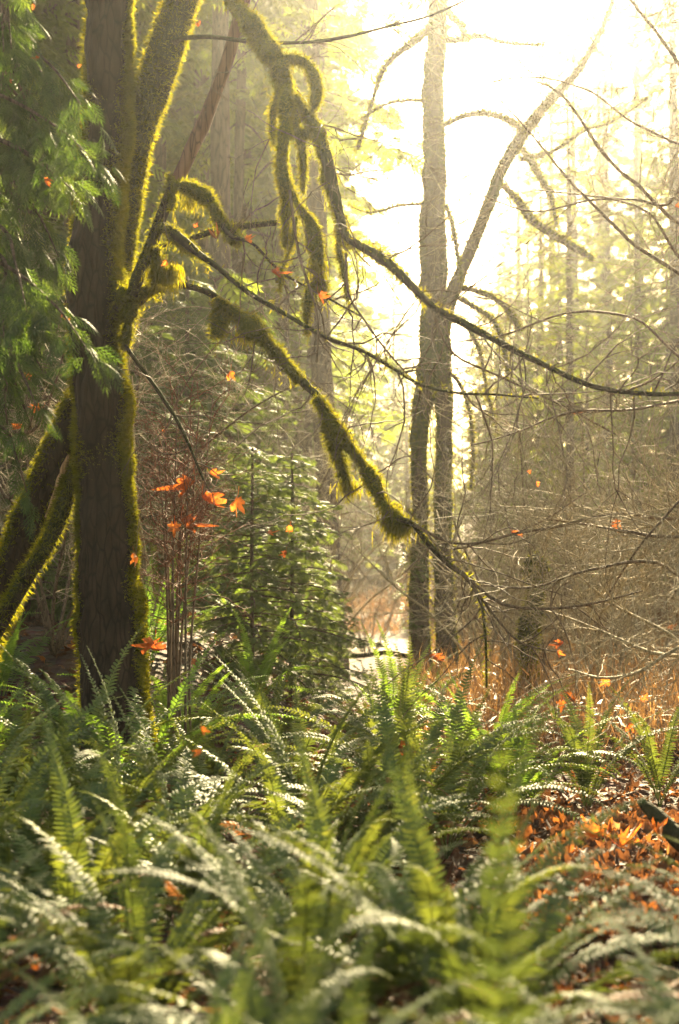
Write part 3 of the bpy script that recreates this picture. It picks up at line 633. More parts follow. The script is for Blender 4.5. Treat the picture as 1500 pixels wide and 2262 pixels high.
def saplings():
    t, c, n = conifer_mesh(2.3, .2, .72, 110, SPF, .085, .3, seed=43, dead=0, hr=.0045, dens=.52)
    me = (t.mesh('trunk', M_conbark, True), c.mesh('crown', M_hem))
    sp = [(560, 11.0, .80, 'young hemlock with dark thin stem standing left of the pair in the centre', 0), (642, 11.6, .88, 'bushy young hemlock just right of the thin stemmed one in the centre', 2), (712, 13.0, .5, 'small low hemlock beside the pond end of the young trees', 4),
          (405, 15.0, 1.6, 'young hemlock behind the cluster of straight bare stems', 2.5), (185, 14.5, 1.7, 'tall young hemlock behind the left edge of the dark maple trunk', 0.7), (30, 14, 1.7, 'tall young hemlock at the left picture edge behind the leaning stem', 3.7), (478, 17.5, 1.9, 'tall young hemlock left of the centre pair, in front of the reddish trunk', 5.2), (300, 13.5, 1.25, 'young hemlock glimpsed behind the dark maple trunk', 1), (90, 12, 1.2, 'young hemlock behind the leaning stem at far left', 3), (690, 22, .8, 'small hazy hemlock behind the young pair, left of the pond', 5)]
    for px, d, s, lab, rz in sp:
        x = (px - 750) / FPX * d; o = empty('hemlock_sapling', (x, d, float(gz(x, d)) - .03), rz); o.scale = (s, s, s)
        for nm, m in zip(('trunk', 'crown'), me):
            k = bpy.data.objects.new(nm, m); C.objects.link(k); k.parent = o
        tag(o, lab, 'young tree', 'young hemlocks under the tall trees')
saplings()

# ------------------------------------------------------------------ cedar at upper left
def cedar():
    V, Q = [], []
    def kite(p, d, l, wd):
        b = len(V); s = np.array([-d[1], d[0], 0])
        for q in KV:
            v = np.array([p[0], p[1], 0]) + d * q[0] * l + s * q[1] * wd; V.append(v)
        Q.append([b, b + 1, b + 2, b + 3])
    ax = np.array([1.0, 0, 0]); n = 5
    for i in range(n):
        t = .05 + .8 * i / n; l = .52 * (1 - .6 * i / n)
        for s in (-1, 1):
            d = np.array([math.cos(R(33)), s * math.sin(R(33)), 0]); q = np.array([t + .06 * (s > 0), 0, 0])
            kite(q, d, l, .05); kite(q + d * l * .35, d, l * .7, .045)
            for j in range(2):
                a2 = R(33) * s + (R(38) if j else -R(38)) * s; kite(q + d * l * (.3 + .22 * j), np.array([math.cos(a2), math.sin(a2), 0]), l * .3, .032)
    kite(np.array([.78, 0, 0]), ax, .3, .05); kite(np.array([0, 0, 0]), ax, .9, .02)
    tV = np.array(V); tV[:, 2] = -.28 * tV[:, 0] ** 2 - .5 * np.abs(tV[:, 1]) ** 1.4; tQ = np.array(Q)
    root = empty('cedar_tree', P(-330, 1850, 6.6)); root.location.z = 0
    tag(root, 'red cedar reaching in at upper left with drooping feathery green sprays', 'tree')
    b = Buf(); p_, r_ = resample([(-2.9, 7.0, -.2), (-2.85, 7.0, 2), (-2.9, 7.1, 6), (-2.8, 7.1, 12)], [.26, .2, .16, .05], .1)
    tube(b, p_, r_, 24, lambda V, n, r: (fbm(V * np.array([7, 7, 1.2]), 3) - .5) * .3 * r[:, None]); b.build('trunk', M_conbark, root, smooth=True)
    br = []
    for k in range(16):
        y0 = -120 + k * 64; x1 = rng.uniform(70, 150) if 60 < y0 < 420 else rng.uniform(0, 95)
        br.append((y0, x1, rng.uniform(5.7, 7.1)))
    br += [(230, 205, 5.6), (600, 200, 5.7), (330, 170, 5.9), (80, 180, 5.8), (960, 60, 7.0), (820, 70, 7.1)]
    for k, (y0, x1, d) in enumerate(br):
        drop = rng.uniform(60, 190)
        l = [(-320, y0 - 60, 22), (-150, y0 - 70, 16), (0, y0 - 20, 12), (x1 * .6, y0 + drop * .4, 8), (x1, y0 + drop, 3)]
        pts, rad = resample(*pxpath(l, [7.0, (7 + d) / 2, d]), .05)
        rad = rad * .8
        b = Buf(); tube(b, pts, rad, 6); lb = b.build('limb', M_conbark, root)
        f = Buf(); m = len(pts); pos, dr = [], []; sz = []
        T_ = unit(np.gradient(pts, axis=0))
        dens = 74 if y0 < 620 else 30
        for j in range(dens):
            i = int(m * rng.uniform(.3, 1) ** .9); i = min(i, m - 1)
            s = 1 if j % 2 else -1; sd_ = unit(np.cross(T_[i], [0, 0, 1.0])) * s
            dd = unit(T_[i] * rng.uniform(.5, 1) + sd_ * rng.uniform(.4, 1) + np.array([0, 0, rng.uniform(-.9, -.1)]))
            L_ = rng.uniform(.0, .34) * (1 - .6 * i / m)
            pos.append(pts[i] + dd * L_); dr.append(dd + np.array([0, 0, -.35]) * (L_ * 2) + rng.normal(0, .18, 3)); sz.append(rng.uniform(.08, .165))
        pos = np.array(pos); dr = np.array(dr); up = np.tile([0, -.5, .8], (len(pos), 1)) + rng.normal(0, .4, (len(pos), 3))
        scatter(f, tV, tQ, pos, frames(dr, unit(up)), np.array(sz), rng.uniform(0, 1, len(pos)))
        f.build('sprays', M_cedar, lb)
cedar()

# ------------------------------------------------------------------ sword ferns
def frond_mesh(name, mat, bend, a0, wd=.075, npin=40, twist=0.0, seed=0, curl=0.0, flat=.0):
    r = np.random.default_rng(seed); b = Buf()
    n = 60; t = np.linspace(0, 1, n); ang = a0 + bend * t ** 1.35
    st = 1 / (n - 1); p = np.zeros((n, 3))
    p[1:, 0] = np.cumsum(np.sin(ang[:-1]) * st); p[1:, 2] = np.cumsum(np.cos(ang[:-1]) * st)
    p[:, 1] = twist * t ** 2 * .3 + .01 * np.sin(t * 9 + seed)
    T = unit(np.gradient(p, axis=0)); Nn = unit(np.cross(T, np.tile([0, 1.0, 0], (n, 1)))) * -1
    Nn = np.where(Nn[:, 2:3] < 0, -Nn, Nn) if False else np.stack([-np.cos(ang), 0 * ang, np.sin(ang)], 1)
    S = np.cross(Nn, T)
    tw = twist * t; S2 = S * np.cos(tw)[:, None] + Nn * np.sin(tw)[:, None]; N2 = np.cross(T, S2)
    tube(b, p[::2], np.linspace(.0042, .0012, n)[::2], 4, cap=False, a=.9)
    tt = .13 + .86 * (np.arange(npin) / (npin - 1)) ** .95
    prof = .76 * wd * np.clip(np.minimum((tt - .05) / .22, 1), .4, 1) * (1 - np.clip((tt - .35) / .66, 0, 1) ** 1.6) + .006
    k = tt * (n - 1); i = np.minimum(k.astype(int), n - 2); f = (k - i)[:, None]
    pc = p[i] * (1 - f) + p[i + 1] * f
    for s in (-1, 1):
        ln = prof * r.uniform(.82, 1.1, npin) * np.where(r.uniform(size=npin) < .05, .5, 1); wv = np.full(npin, .0070) * np.clip(prof / wd + .35, .5, 1.1)
        keep = r.uniform(size=npin) > .02
        dv = unit(S2[i] * s + T[i] * (.16 + .5 * tt[:, None] ** 2) + N2[i] * (.16 + r.normal(0, .12, (npin, 1))))
        wv_ = unit(np.cross(N2[i], dv)); nn = np.cross(dv, wv_)
        rows = []
        for (u, wf, dz) in ((0, .85, 0), (.3, 1.0, .02), (.7, .72, -.02 - curl * .4), (1.0, .08, -.14 - curl)):
            c = pc + dv * (ln * u)[:, None] + nn * (ln * dz)[:, None]
            fold = N2[i] * (wv * wf * .35)[:, None]
            rows.append((c - wv_ * (wv * wf)[:, None] + fold, c, c + wv_ * (wv * wf)[:, None] + fold))
        V = np.stack([q for rr in rows for q in rr], 1)[keep]; m = len(V)
        Q = []
        for a in range(3):
            for c in range(2): Q.append([a * 3 + c, a * 3 + c + 1, a * 3 + 4 + c, a * 3 + 3 + c])
        F = (np.array(Q)[None] + (np.arange(m) * 12)[:, None, None]).reshape(-1, 4)
        b.add(V.reshape(-1, 3), F, np.repeat(np.clip(r.normal(.4, .13, m) + .2 * tt[keep], 0, 1), 12))
    return b.mesh(name, mat)
M_fernold = leafmat('fern_withered', [(0, (.07, .03, .014)), (.6, (.16, .075, .03)), (1, (.26, .15, .06))], trans=.25, rough=.6, spec=.25, tint=(1.2, 1, .7))
FR = {}
for nm, mat in (('g', M_fern), ('b', M_fernb), ('o', M_fernold)):
    FR[nm] = [frond_mesh('frond', mat, be, a0, wd, npn, tw, s, cu) for s, (be, a0, wd, npn, tw, cu) in enumerate(
        [(R(44), R(8), .082, 50, .1, .05), (R(64), R(14), .076, 52, -.35, .1), (R(78), R(18), .08, 50, .55, .1), (R(95), R(16), .072, 54, -.45, .15), (R(110), R(22), .076, 50, .3, .2), (R(58), R(30), .085, 48, .65, .0), (R(85), R(30), .076, 52, -.65, .12), (R(125), R(12), .07, 54, .25, .2), (R(34), R(6), .075, 52, -.8, .05)])]

def fern_proto(kind, nf, seed, up=.5):
    r = np.random.default_rng(seed); o = bpy.data.objects.new('sword_fern', None); o.empty_display_size = .1
    ch = []
    for k in range(nf):
        q = (k / nf); v = int(r.choice([0, 1, 2, 5, 8]) if r.uniform() < up else r.choice([2, 3, 4, 6, 7]))
        old = kind == 'g' and nf > 15 and k % 9 == 4
        if old: v = int(r.choice([7, 4]))
        c = bpy.data.objects.new('frond', FR['o' if old else kind][v]); c.parent = o
        if old: c['label'] = 'withered brown frond'
        s = r.uniform(.72, 1.1); a = k * 2.39996 + r.normal(0, .3)
        c.scale = (s, s * r.uniform(.85, 1.15), s); c.rotation_euler = (r.normal(0, .1), r.normal(0, .12), a); c.location = (.03 * math.cos(a), .03 * math.sin(a), 0)
        ch.append(c)
    return o, ch
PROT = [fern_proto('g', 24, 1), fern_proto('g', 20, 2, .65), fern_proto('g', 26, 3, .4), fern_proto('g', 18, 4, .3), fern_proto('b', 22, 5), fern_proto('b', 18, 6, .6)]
def put_fern(x, y, s, v, rz=None, tilt=(0, 0), z=None):
    o0, ch = PROT[v]; o = o0.copy(); C.objects.link(o)
    o.location = (x, y, (float(gz(x, y)) if z is None else z) - .02); o.scale = (s, s, s); o.rotation_euler = (tilt[0], tilt[1], rng.uniform(0, 6.28) if rz is None else rz)
    for c in ch:
        k = c.copy(); C.objects.link(k); k.parent = o
    return o
# flattened clumps (one mesh each) for the distant ones
def clump(kind, nf, seed):
    b = Buf(); o, ch = fern_proto(kind, nf, seed)
    for c in ch:
        me = c.data; n = len(me.vertices); v = np.empty(n * 3, np.float32); me.vertices.foreach_get('co', v); v = v.reshape(-1, 3)
        M = np.array(Matrix.LocRotScale(c.location, c.rotation_euler, c.scale)); v = v @ M[:3, :3].T + M[:3, 3]
        a = np.empty(n, np.float32); me.attributes['rnd'].data.foreach_get('value', a)
        lp = np.empty(len(me.loops), np.int32); me.loops.foreach_get('vertex_index', lp); b.add(v, lp.reshape(-1, 4), a)
        bpy.data.objects.remove(c)
    bpy.data.objects.remove(o)
    return b.mesh('fern_clump', M_fern if kind == 'g' else M_fernb)
CL = [clump('g', 13, 11), clump('b', 13, 12), clump('b', 11, 13), clump('g', 15, 14)]

def ferns():
    rows = {}
    def reg(o, row, px): rows.setdefault(row, []).append((px, o))
    def blocked(px, y):
        x = (px - 750) / FPX * y
        # bare leaf-covered openings
        if 2.5 < y < 7.4 and 1130 < px < 1560: return True
        if y > 5 and px > 1200: return True
        if 4.2 < y < 6.2 and 1000 < px < 1200: return True
        if 2.6 < y < 4.3 and 20 < px < 290: return True
        if abs(x + 1.25) < .34 and abs(y - 7.85) < .42: return True
        return False
    bands = [('front', 2.1, .42, .0), ('second', 2.9, .42, .0), ('third', 3.7, .42, .03), ('fourth', 4.5, .42, .06), ('fifth', 5.4, .42, .08), ('sixth', 6.4, .44, .12), ('seventh', 7.5, .5, .3), ('eighth', 8.7, .6, .5)]
    for nm, y0, gap, br in bands:
        half = 750 / FPX * y0 + .5; x = -half + rng.uniform(0, gap)
        while x < half:
            y = y0 + rng.uniform(-.4, .4); px = 750 + x / y * FPX
            if not blocked(px, y) and not (nm in ('eighth', 'seventh') and px > 1180) :
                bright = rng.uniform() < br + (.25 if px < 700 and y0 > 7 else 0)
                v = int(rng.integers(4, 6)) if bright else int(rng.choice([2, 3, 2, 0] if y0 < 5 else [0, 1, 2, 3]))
                s = rng.uniform(.7, .95) * (1.16 if y0 > 5.2 else .98 if y0 > 3.5 else .94)
                reg(put_fern(x, y, s, v, tilt=(rng.normal(0, .06), rng.normal(0, .06))), nm, px)
            x += gap * rng.uniform(.75, 1.25)
    for nm, y0, gap in (('ninth', 10.6, .85), ('tenth', 12.2, .95), ('eleventh', 14.2, 1.1)):
        half = 750 / FPX * y0 + .5; x = -half
        while x < half:
            y = y0 + rng.uniform(-.7, .7); px = 750 + x / y * FPX
            if (px < 1050 or rng.uniform() < .25) and not (690 < px < 930 and y > 11):
                me = CL[int(rng.integers(1, 3)) if px < 700 or rng.uniform() < .4 else int(rng.choice([0, 3]))]
                o = bpy.data.objects.new('sword_fern', me); C.objects.link(o); s = rng.uniform(.75, 1.05)
                o.location = (x, y, float(gz(x, y)) - .02); o.scale = (s, s, s); o.rotation_euler = (0, 0, rng.uniform(0, 6.28)); reg(o, nm, px)
            x += gap * rng.uniform(.75, 1.25)
    name = {'front': 'blurred foreground row', 'second': 'second row from the camera', 'third': 'third row from the camera', 'fourth': 'fourth row from the camera', 'fifth': 'fifth row from the camera', 'sixth': 'row just before the mossy maple', 'seventh': 'row level with the mossy maple', 'eighth': 'row just behind the mossy maple', 'ninth': 'ninth row, under the young hemlocks', 'tenth': 'tenth row, beyond the young hemlocks', 'eleventh': 'farthest row before the pond'}
    for nm, l in rows.items():
        l.sort(key=lambda q: q[0])
        for i, (px, o) in enumerate(l):
            tag(o, 'green sword fern, ' + ORD[i] + ' from the left in the ' + name[nm], 'fern', 'sword ferns carpeting the forest floor')
ferns()

def hero_ferns():
    big = frond_mesh('frond', M_fern, R(34), R(4), .088, 36, .1, 77, .05)
    def hero(px, d, fr, label, zb=0, bright=False):
        x = (px - 750) / FPX * d; o = empty('sword_fern', (x, d, zb)); tag(o, label, 'fern', 'sword ferns carpeting the forest floor')
        for (v, s, az, tx, ty) in fr:
            c = bpy.data.objects.new('frond', FR['b' if bright else 'g'][v]); C.objects.link(c); c.parent = o
            if px == 1105 and v == 0: c.data = big
            c.scale = (s, s, s); c.rotation_euler = (tx, ty, R(az))
        return o
    # az: the way a frond arches: 0 = right, 90 = away, 180 = left, 270 = to the camera
    hero(1105, 1.32, [(0, 1.06, 272, 0, R(-26)), (1, .8, 200, 0, .1), (4, .7, 330, 0, 0), (2, .8, 70, 0, 0)], 'upright fern frond seen flat on, blurred, closest to camera at right of centre')
    hero(420, 1.45, [(1, .98, 20, 0, -.1), (2, 1.0, 340, 0, 0), (3, 1.0, 180, 0, 0), (0, .86, 250, 0, 0), (2, .9, 140, 0, 0), (6, .9, 40, 0, 0), (4, .9, 210, 0, 0), (3, 1.0, 0, 0, 0), (8, .9, 100, 0, 0)], 'big dark blurred fern left of centre at the bottom edge')
    hero(660, 1.3, [(3, .95, 350, 0, 0), (1, .86, 160, 0, 0), (5, .86, 335, 0, 0), (6, .8, 20, 0, 0), (2, .86, 190, 0, 0), (2, .95, 5, 0, 0), (0, .86, 60, 0, 0)], 'blurred fern with sunlit arching tips at the bottom centre')
    hero(100, 1.4, [(1, .9, 10, 0, 0), (3, .95, 350, 0, 0), (0, .85, 90, 0, 0), (6, .9, 300, 0, 0), (2, .9, 60, 0, 0), (3, .9, 20, 0, 0)], 'blurred fern filling the bottom left corner')
    hero(1500, 1.5, [(0, .88, 200, 0, 0), (3, .84, 170, 0, 0), (1, .85, 120, 0, 0), (2, .85, 10, 0, 0), (5, .85, 60, 0, 0), (6, .8, 220, 0, 0), (8, .82, 90, 0, 0), (3, .85, 190, 0, 0), (2, .85, 150, 0, 0)], 'blurred fern filling the bottom right corner')
    hero(185, 7.1, [(0, 1.15, 200, 0, 0), (2, 1.15, 340, 0, 0), (1, 1.2, 20, 0, 0), (6, 1.1, 270, 0, 0), (8, 1.15, 90, 0, 0), (3, 1.1, 180, 0, 0), (4, 1.1, 300, 0, 0), (1, 1.15, 140, 0, 0), (2, 1.1, 240, 0, 0), (3, 1.1, 0, 0, 0)], 'sword fern whose fronds cross the left side of the dark trunk foot')
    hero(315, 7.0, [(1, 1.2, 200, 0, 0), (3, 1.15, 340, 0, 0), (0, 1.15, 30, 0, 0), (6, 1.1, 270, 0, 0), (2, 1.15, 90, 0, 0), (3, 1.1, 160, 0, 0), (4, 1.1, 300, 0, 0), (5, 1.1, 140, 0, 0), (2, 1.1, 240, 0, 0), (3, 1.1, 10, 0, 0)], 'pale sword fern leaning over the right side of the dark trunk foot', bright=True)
    hero(820, 2.7, [(3, .85, 0, 0, 0), (3, .8, 345, 0, 0), (4, .8, 330, 0, 0), (6, .8, 20, 0, 0), (2, .8, 170, 0, 0), (3, .8, 200, 0, 0)], 'fern whose two sunlit fronds arch right over bare ground near the bottom centre')
    hero(985, 6.4, [(0, .95, 200, 0, 0), (1, .95, 20, 0, 0), (3, .95, 350, 0, 0), (3, .9, 0, 0, .1), (3, .85, 10, 0, .25), (4, .9, 340, 0, .1), (2, .95, 40, 0, 0), (8, 1.0, 100, 0, 0), (0, .9, 290, 0, 0), (2, .9, 170, 0, 0), (6, .9, 240, 0, 0), (4, .9, 320, 0, .2)], 'fern with long combed fronds arching right toward the orange leaves')
    hero(1290, 7.7, [(0, 0.82, 150, 0, 0), (8, 0.82, 60, 0, 0), (1, 0.78, 10, 0, 0), (0, 0.78, 200, 0, 0), (2, 0.78, 340, 0, 0), (1, 0.78, 250, 0, 0), (8, 0.78, 300, 0, 0), (0, 0.78, 100, 0, 0), (5, 0.74, 20, 0, 0), (2, 0.74, 190, 0, 0)], 'tall upright fern behind the orange leaves at right')
    hero(1450, 7.9, [(0, 0.78, 150, 0, 0), (8, 0.82, 60, 0, 0), (1, 0.78, 170, 0, 0), (0, 0.78, 200, 0, 0), (2, 0.78, 340, 0, 0), (1, 0.78, 250, 0, 0), (5, 0.74, 20, 0, 0), (2, 0.74, 190, 0, 0)], 'tall upright fern at the right edge behind the orange leaves')
hero_ferns()

# ------------------------------------------------------------------ maple leaves and litter
def leaf_template(curl=.25, seed=0):
    r = np.random.default_rng(seed)
    out = []
    for (a, l) in [(-150, .5), (-122, .44), (-95, .78), (-84, .72), (-70, .5), (-58, .8), (-45, .98), (-34, .8), (-22, .52), (-12, .85), (0, 1.08), (12, .85), (22, .52), (34, .8), (45, .98), (58, .8), (70, .5), (84, .72), (95, .78), (122, .44), (150, .5), (180, .15)]:
        out.append((math.cos(R(a)) * l * .5, math.sin(R(a)) * l * .5))
    V = [(0, 0, 0)] + [(x, y, 0) for x, y in out]; V = np.array(V)
    d = np.hypot(V[:, 0], V[:, 1]); V[:, 2] = curl * d ** 1.5 * (1 + .5 * np.sin(np.arange(len(V)) * .9 + seed)) + r.normal(0, .03, len(V)) * (d > .1) - .35 * np.abs(V[:, 1]) * (seed % 3)
    n = len(out); F = np.array([[0, 1 + i, 1 + (i + 1) % n] for i in range(n)])
    return V, F
def leaves():
    # the carpet of fallen leaves
    b = Buf()
    for s in range(5):
        tV, tF = leaf_template(.5 * (s - 1) * .5, s)
        n = 2600
        y = rng.uniform(1.6, 16, n) ** 1.0; x = rng.uniform(-1, 1, n) * (y * .26 + .6)
        right = (x > .2) | (rng.uniform(size=n) < .55); x, y = x[right], y[right]; n = len(x)
        z = gz(x, y) + rng.uniform(.005, .06, n)
        d = rng.normal(0, 1, (n, 3)); d[:, 2] *= .35; up = np.tile([0, 0, 1.0], (n, 1)) + rng.normal(0, .38, (n, 3))
        scatter(b, tV, tF, np.stack([x, y, z], 1), frames(d, unit(up)), rng.uniform(.06, .15, n), np.clip(rng.beta(1.5, 2.0, n), 0, 1))
    for s in range(3):
        tV, tF = leaf_template(.6, s + 9)     # heap in the opening at right
        n = 1000; y = rng.uniform(4.6, 7.3, n); x = y * rng.uniform(.11, .26, n)
        z = gz(x, y) + rng.uniform(.01, .12, n); d = rng.normal(0, 1, (n, 3)); d[:, 2] *= .5; up = np.tile([0, 0, 1.0], (n, 1)) + rng.normal(0, .6, (n, 3))
        scatter(b, tV, tF, np.stack([x, y, z], 1), frames(d, unit(up)), rng.uniform(.08, .15, n), rng.uniform(.25, 1, n))
    o = b.build('leaf_litter', M_litter); tag(o, 'fallen orange and brown maple leaves strewn over the forest floor', 'leaf litter', kind='stuff')
    # leaves caught in twigs and ferns, each its own thing
    L = [(437, 60, 7.3, 22, 'red leaf beside the thick leaning stem at the top'), (75, 10, 6.2, 16, 'small orange leaf in the cedar near the top left corner'), (87, 127, 6, 13, 'orange leaf caught in cedar sprays, near the top'), (172, 148, 5.9, 14, 'orange leaf in cedar close to the dark trunk'), (98, 395, 6, 24, 'folded orange leaf halfway down the cedar'), (22, 177, 6.3, 12, 'tiny orange leaf at the left edge of the cedar'),
         (480, 528, 7.3, 36, 'red maple leaf hanging under the upper mossy stub'), (542, 530, 7.2, 30, 'red leaf at the tip of the upper mossy stub'), (432, 500, 7.4, 18, 'small orange leaf behind the upper mossy stub'), (368, 578, 7.3, 22, 'dark red leaf above the yellow moss tuft'), (600, 600, 7.1, 30, 'red leaf hanging below the moss curtains'), (705, 655, 6.9, 38, 'orange leaf caught on the hanging moss'),
         (135, 700, 6.8, 26, 'orange leaf below the lowest cedar sprays'), (507, 822, 8, 32, 'pale orange leaf hanging in mid air right of the dark trunk'), (66, 838, 7.4, 32, 'orange leaf in the twigs at far left'), (92, 905, 7.5, 32, 'red leaf in twigs left of the dark trunk'), (50, 943, 7.7, 24, 'red leaf lowest of the three at far left'), (368, 945, 8.5, 18, 'small red leaf in the fine twigs behind'),
         (430, 1065, 8.2, 64, 'big orange leaf cluster top hung on the reddish twigs'), (465, 1048, 8.1, 34, 'dark red leaf at the right of the big orange cluster'), (447, 1100, 8.1, 52, 'peach coloured curled leaf below the big orange cluster'), (522, 1104, 8.0, 52, 'bright orange maple leaf hanging alone on its stalk'), (400, 1150, 8.2, 52, 'orange leaf on top of the bare stems'), (385, 1165, 8.1, 44, 'orange leaf drooping left of the bare stems'), (412, 1168, 8.1, 40, 'orange leaf drooping right of the bare stems'),
         (300, 1225, 7.6, 34, 'orange leaf stuck to the right side of the dark trunk'), (172, 1218, 8.2, 26, 'orange leaf left of the dark trunk above the ferns'), (340, 1422, 7.4, 52, 'orange leaf at the foot of the dark trunk'), (325, 1432, 7.5, 40, 'red leaf half hidden at the foot of the dark trunk'), (642, 1165, 10.5, 24, 'orange leaf on the bushy young hemlock'), (590, 1178, 10.6, 18, 'brown leaf on the thin young hemlock'), (634, 1220, 10.6, 20, 'brown leaf low in the bushy young hemlock'),
         (1130, 1178, 7.0, 22, 'red leaf hanging alone in the bare twigs right of the twin trunk'), (1358, 1150, 7.0, 34, 'red leaf hanging on a bare twig at right'), (1290, 910, 7.2, 16, 'yellow leaf in the bare branches at right'), (1170, 1042, 9, 14, 'pale orange leaf in the bare twigs at right of centre'), (1492, 458, 7, 18, 'red leaf at the right edge high up'), (1187, 1065, 9, 14, 'pale orange leaf dangling below another at right of centre'),
         (1245, 1420, 10, 26, 'orange leaf on the brown thicket at its left end'), (1230, 1440, 10.1, 22, 'yellow leaf on the brown thicket'), (950, 1452, 11, 30, 'orange leaf in front of the twin trunk foot'), (1340, 1500, 8.6, 34, 'dark red leaf among pale twigs at right'), (1270, 1548, 8.3, 40, 'orange leaf standing on the right thicket edge'), (1240, 1556, 8.3, 36, 'rust coloured leaf at the right thicket edge'), (1420, 1545, 8.2, 30, 'orange leaf near the right edge above the ferns'), (1390, 1600, 8.0, 30, 'rust leaf between the tall ferns at right'), (1475, 1390, 10, 20, 'small orange leaf on thicket at the right edge'),
         (443, 1610, 4.9, 26, 'orange leaf caught deep in the left ferns'), (447, 1660, 4.8, 22, 'rust leaf just below another in the left ferns'), (885, 1640, 6.2, 36, 'bright orange leaf among ferns at the centre'), (85, 1885, 3.4, 34, 'orange leaf over the dark hollow at lower left'), (1450, 1840, 5.8, 58, 'large orange leaf beside the fallen log'), (1330, 1850, 6.0, 60, 'large red leaf on the leaf heap at right'), (1290, 1940, 5.4, 60, 'flat orange leaf at the front of the leaf heap'), (1370, 1870, 5.8, 54, 'orange leaf curled up on the leaf heap'), (985, 2080, 3.4, 66, 'orange leaf on the ground below the sunlit fronds'), (1240, 2190, 3.2, 70, 'blurred orange leaf low at the right'), (1220, 2040, 4.6, 50, 'rust leaf at the edge of the near hollow')]
    ms = []
    for s in range(4):
        tV, tF = leaf_template([1.6, -1.3, 2.2, 1.1][s], s + 30); tV[:, 2] += np.array([.9, .5, 1.3, .7])[s] * np.abs(tV[:, 1]) + .5 * tV[:, 0] * tV[:, 1]; tV[:, 1] *= .75; b = Buf(); b.add(tV, tF, .5)
        tube(b, [(0, 0, 0), (-.25, .02, .03), (-.5, 0, .12)], [.012, .01, .012], 4, cap=False)
        ms.append(b.mesh('maple_leaf', M_leafred))
    for i, (x, y, d, s, lab) in enumerate(L):
        o = bpy.data.objects.new('maple_leaf', ms[i % 4]); C.objects.link(o); p = P(x, y, d); sz = s / FPX * d
        if y > 1800: p[2] = max(float(gz(p[0], p[1])) + .05, min(p[2], .3))
        o.location = p; o.scale = (sz * 1.15,) * 3
        o.rotation_euler = (rng.uniform(-.5, .5), (R(70) if y < 1700 else R(25)) + rng.uniform(-.4, .4), rng.uniform(0, 6.28)); tag(o, lab, 'leaf', 'autumn maple leaves')
        if 400 < y < 1560 and s > 20:
            b = Buf(); q = np.array(p); b_ = [q]
            for t_ in range(6): b_.append(b_[-1] + np.array([rng.normal(0, .025), rng.normal(0, .02), rng.uniform(.02, .09)]))
            tube(b, b_, np.linspace(.0012, .0026, 7), 5, cap=False); tw_ = b.build('stalk', M_twig); tw_.parent = o; tw_.matrix_parent_inverse = wm(o).inverted()
leaves()

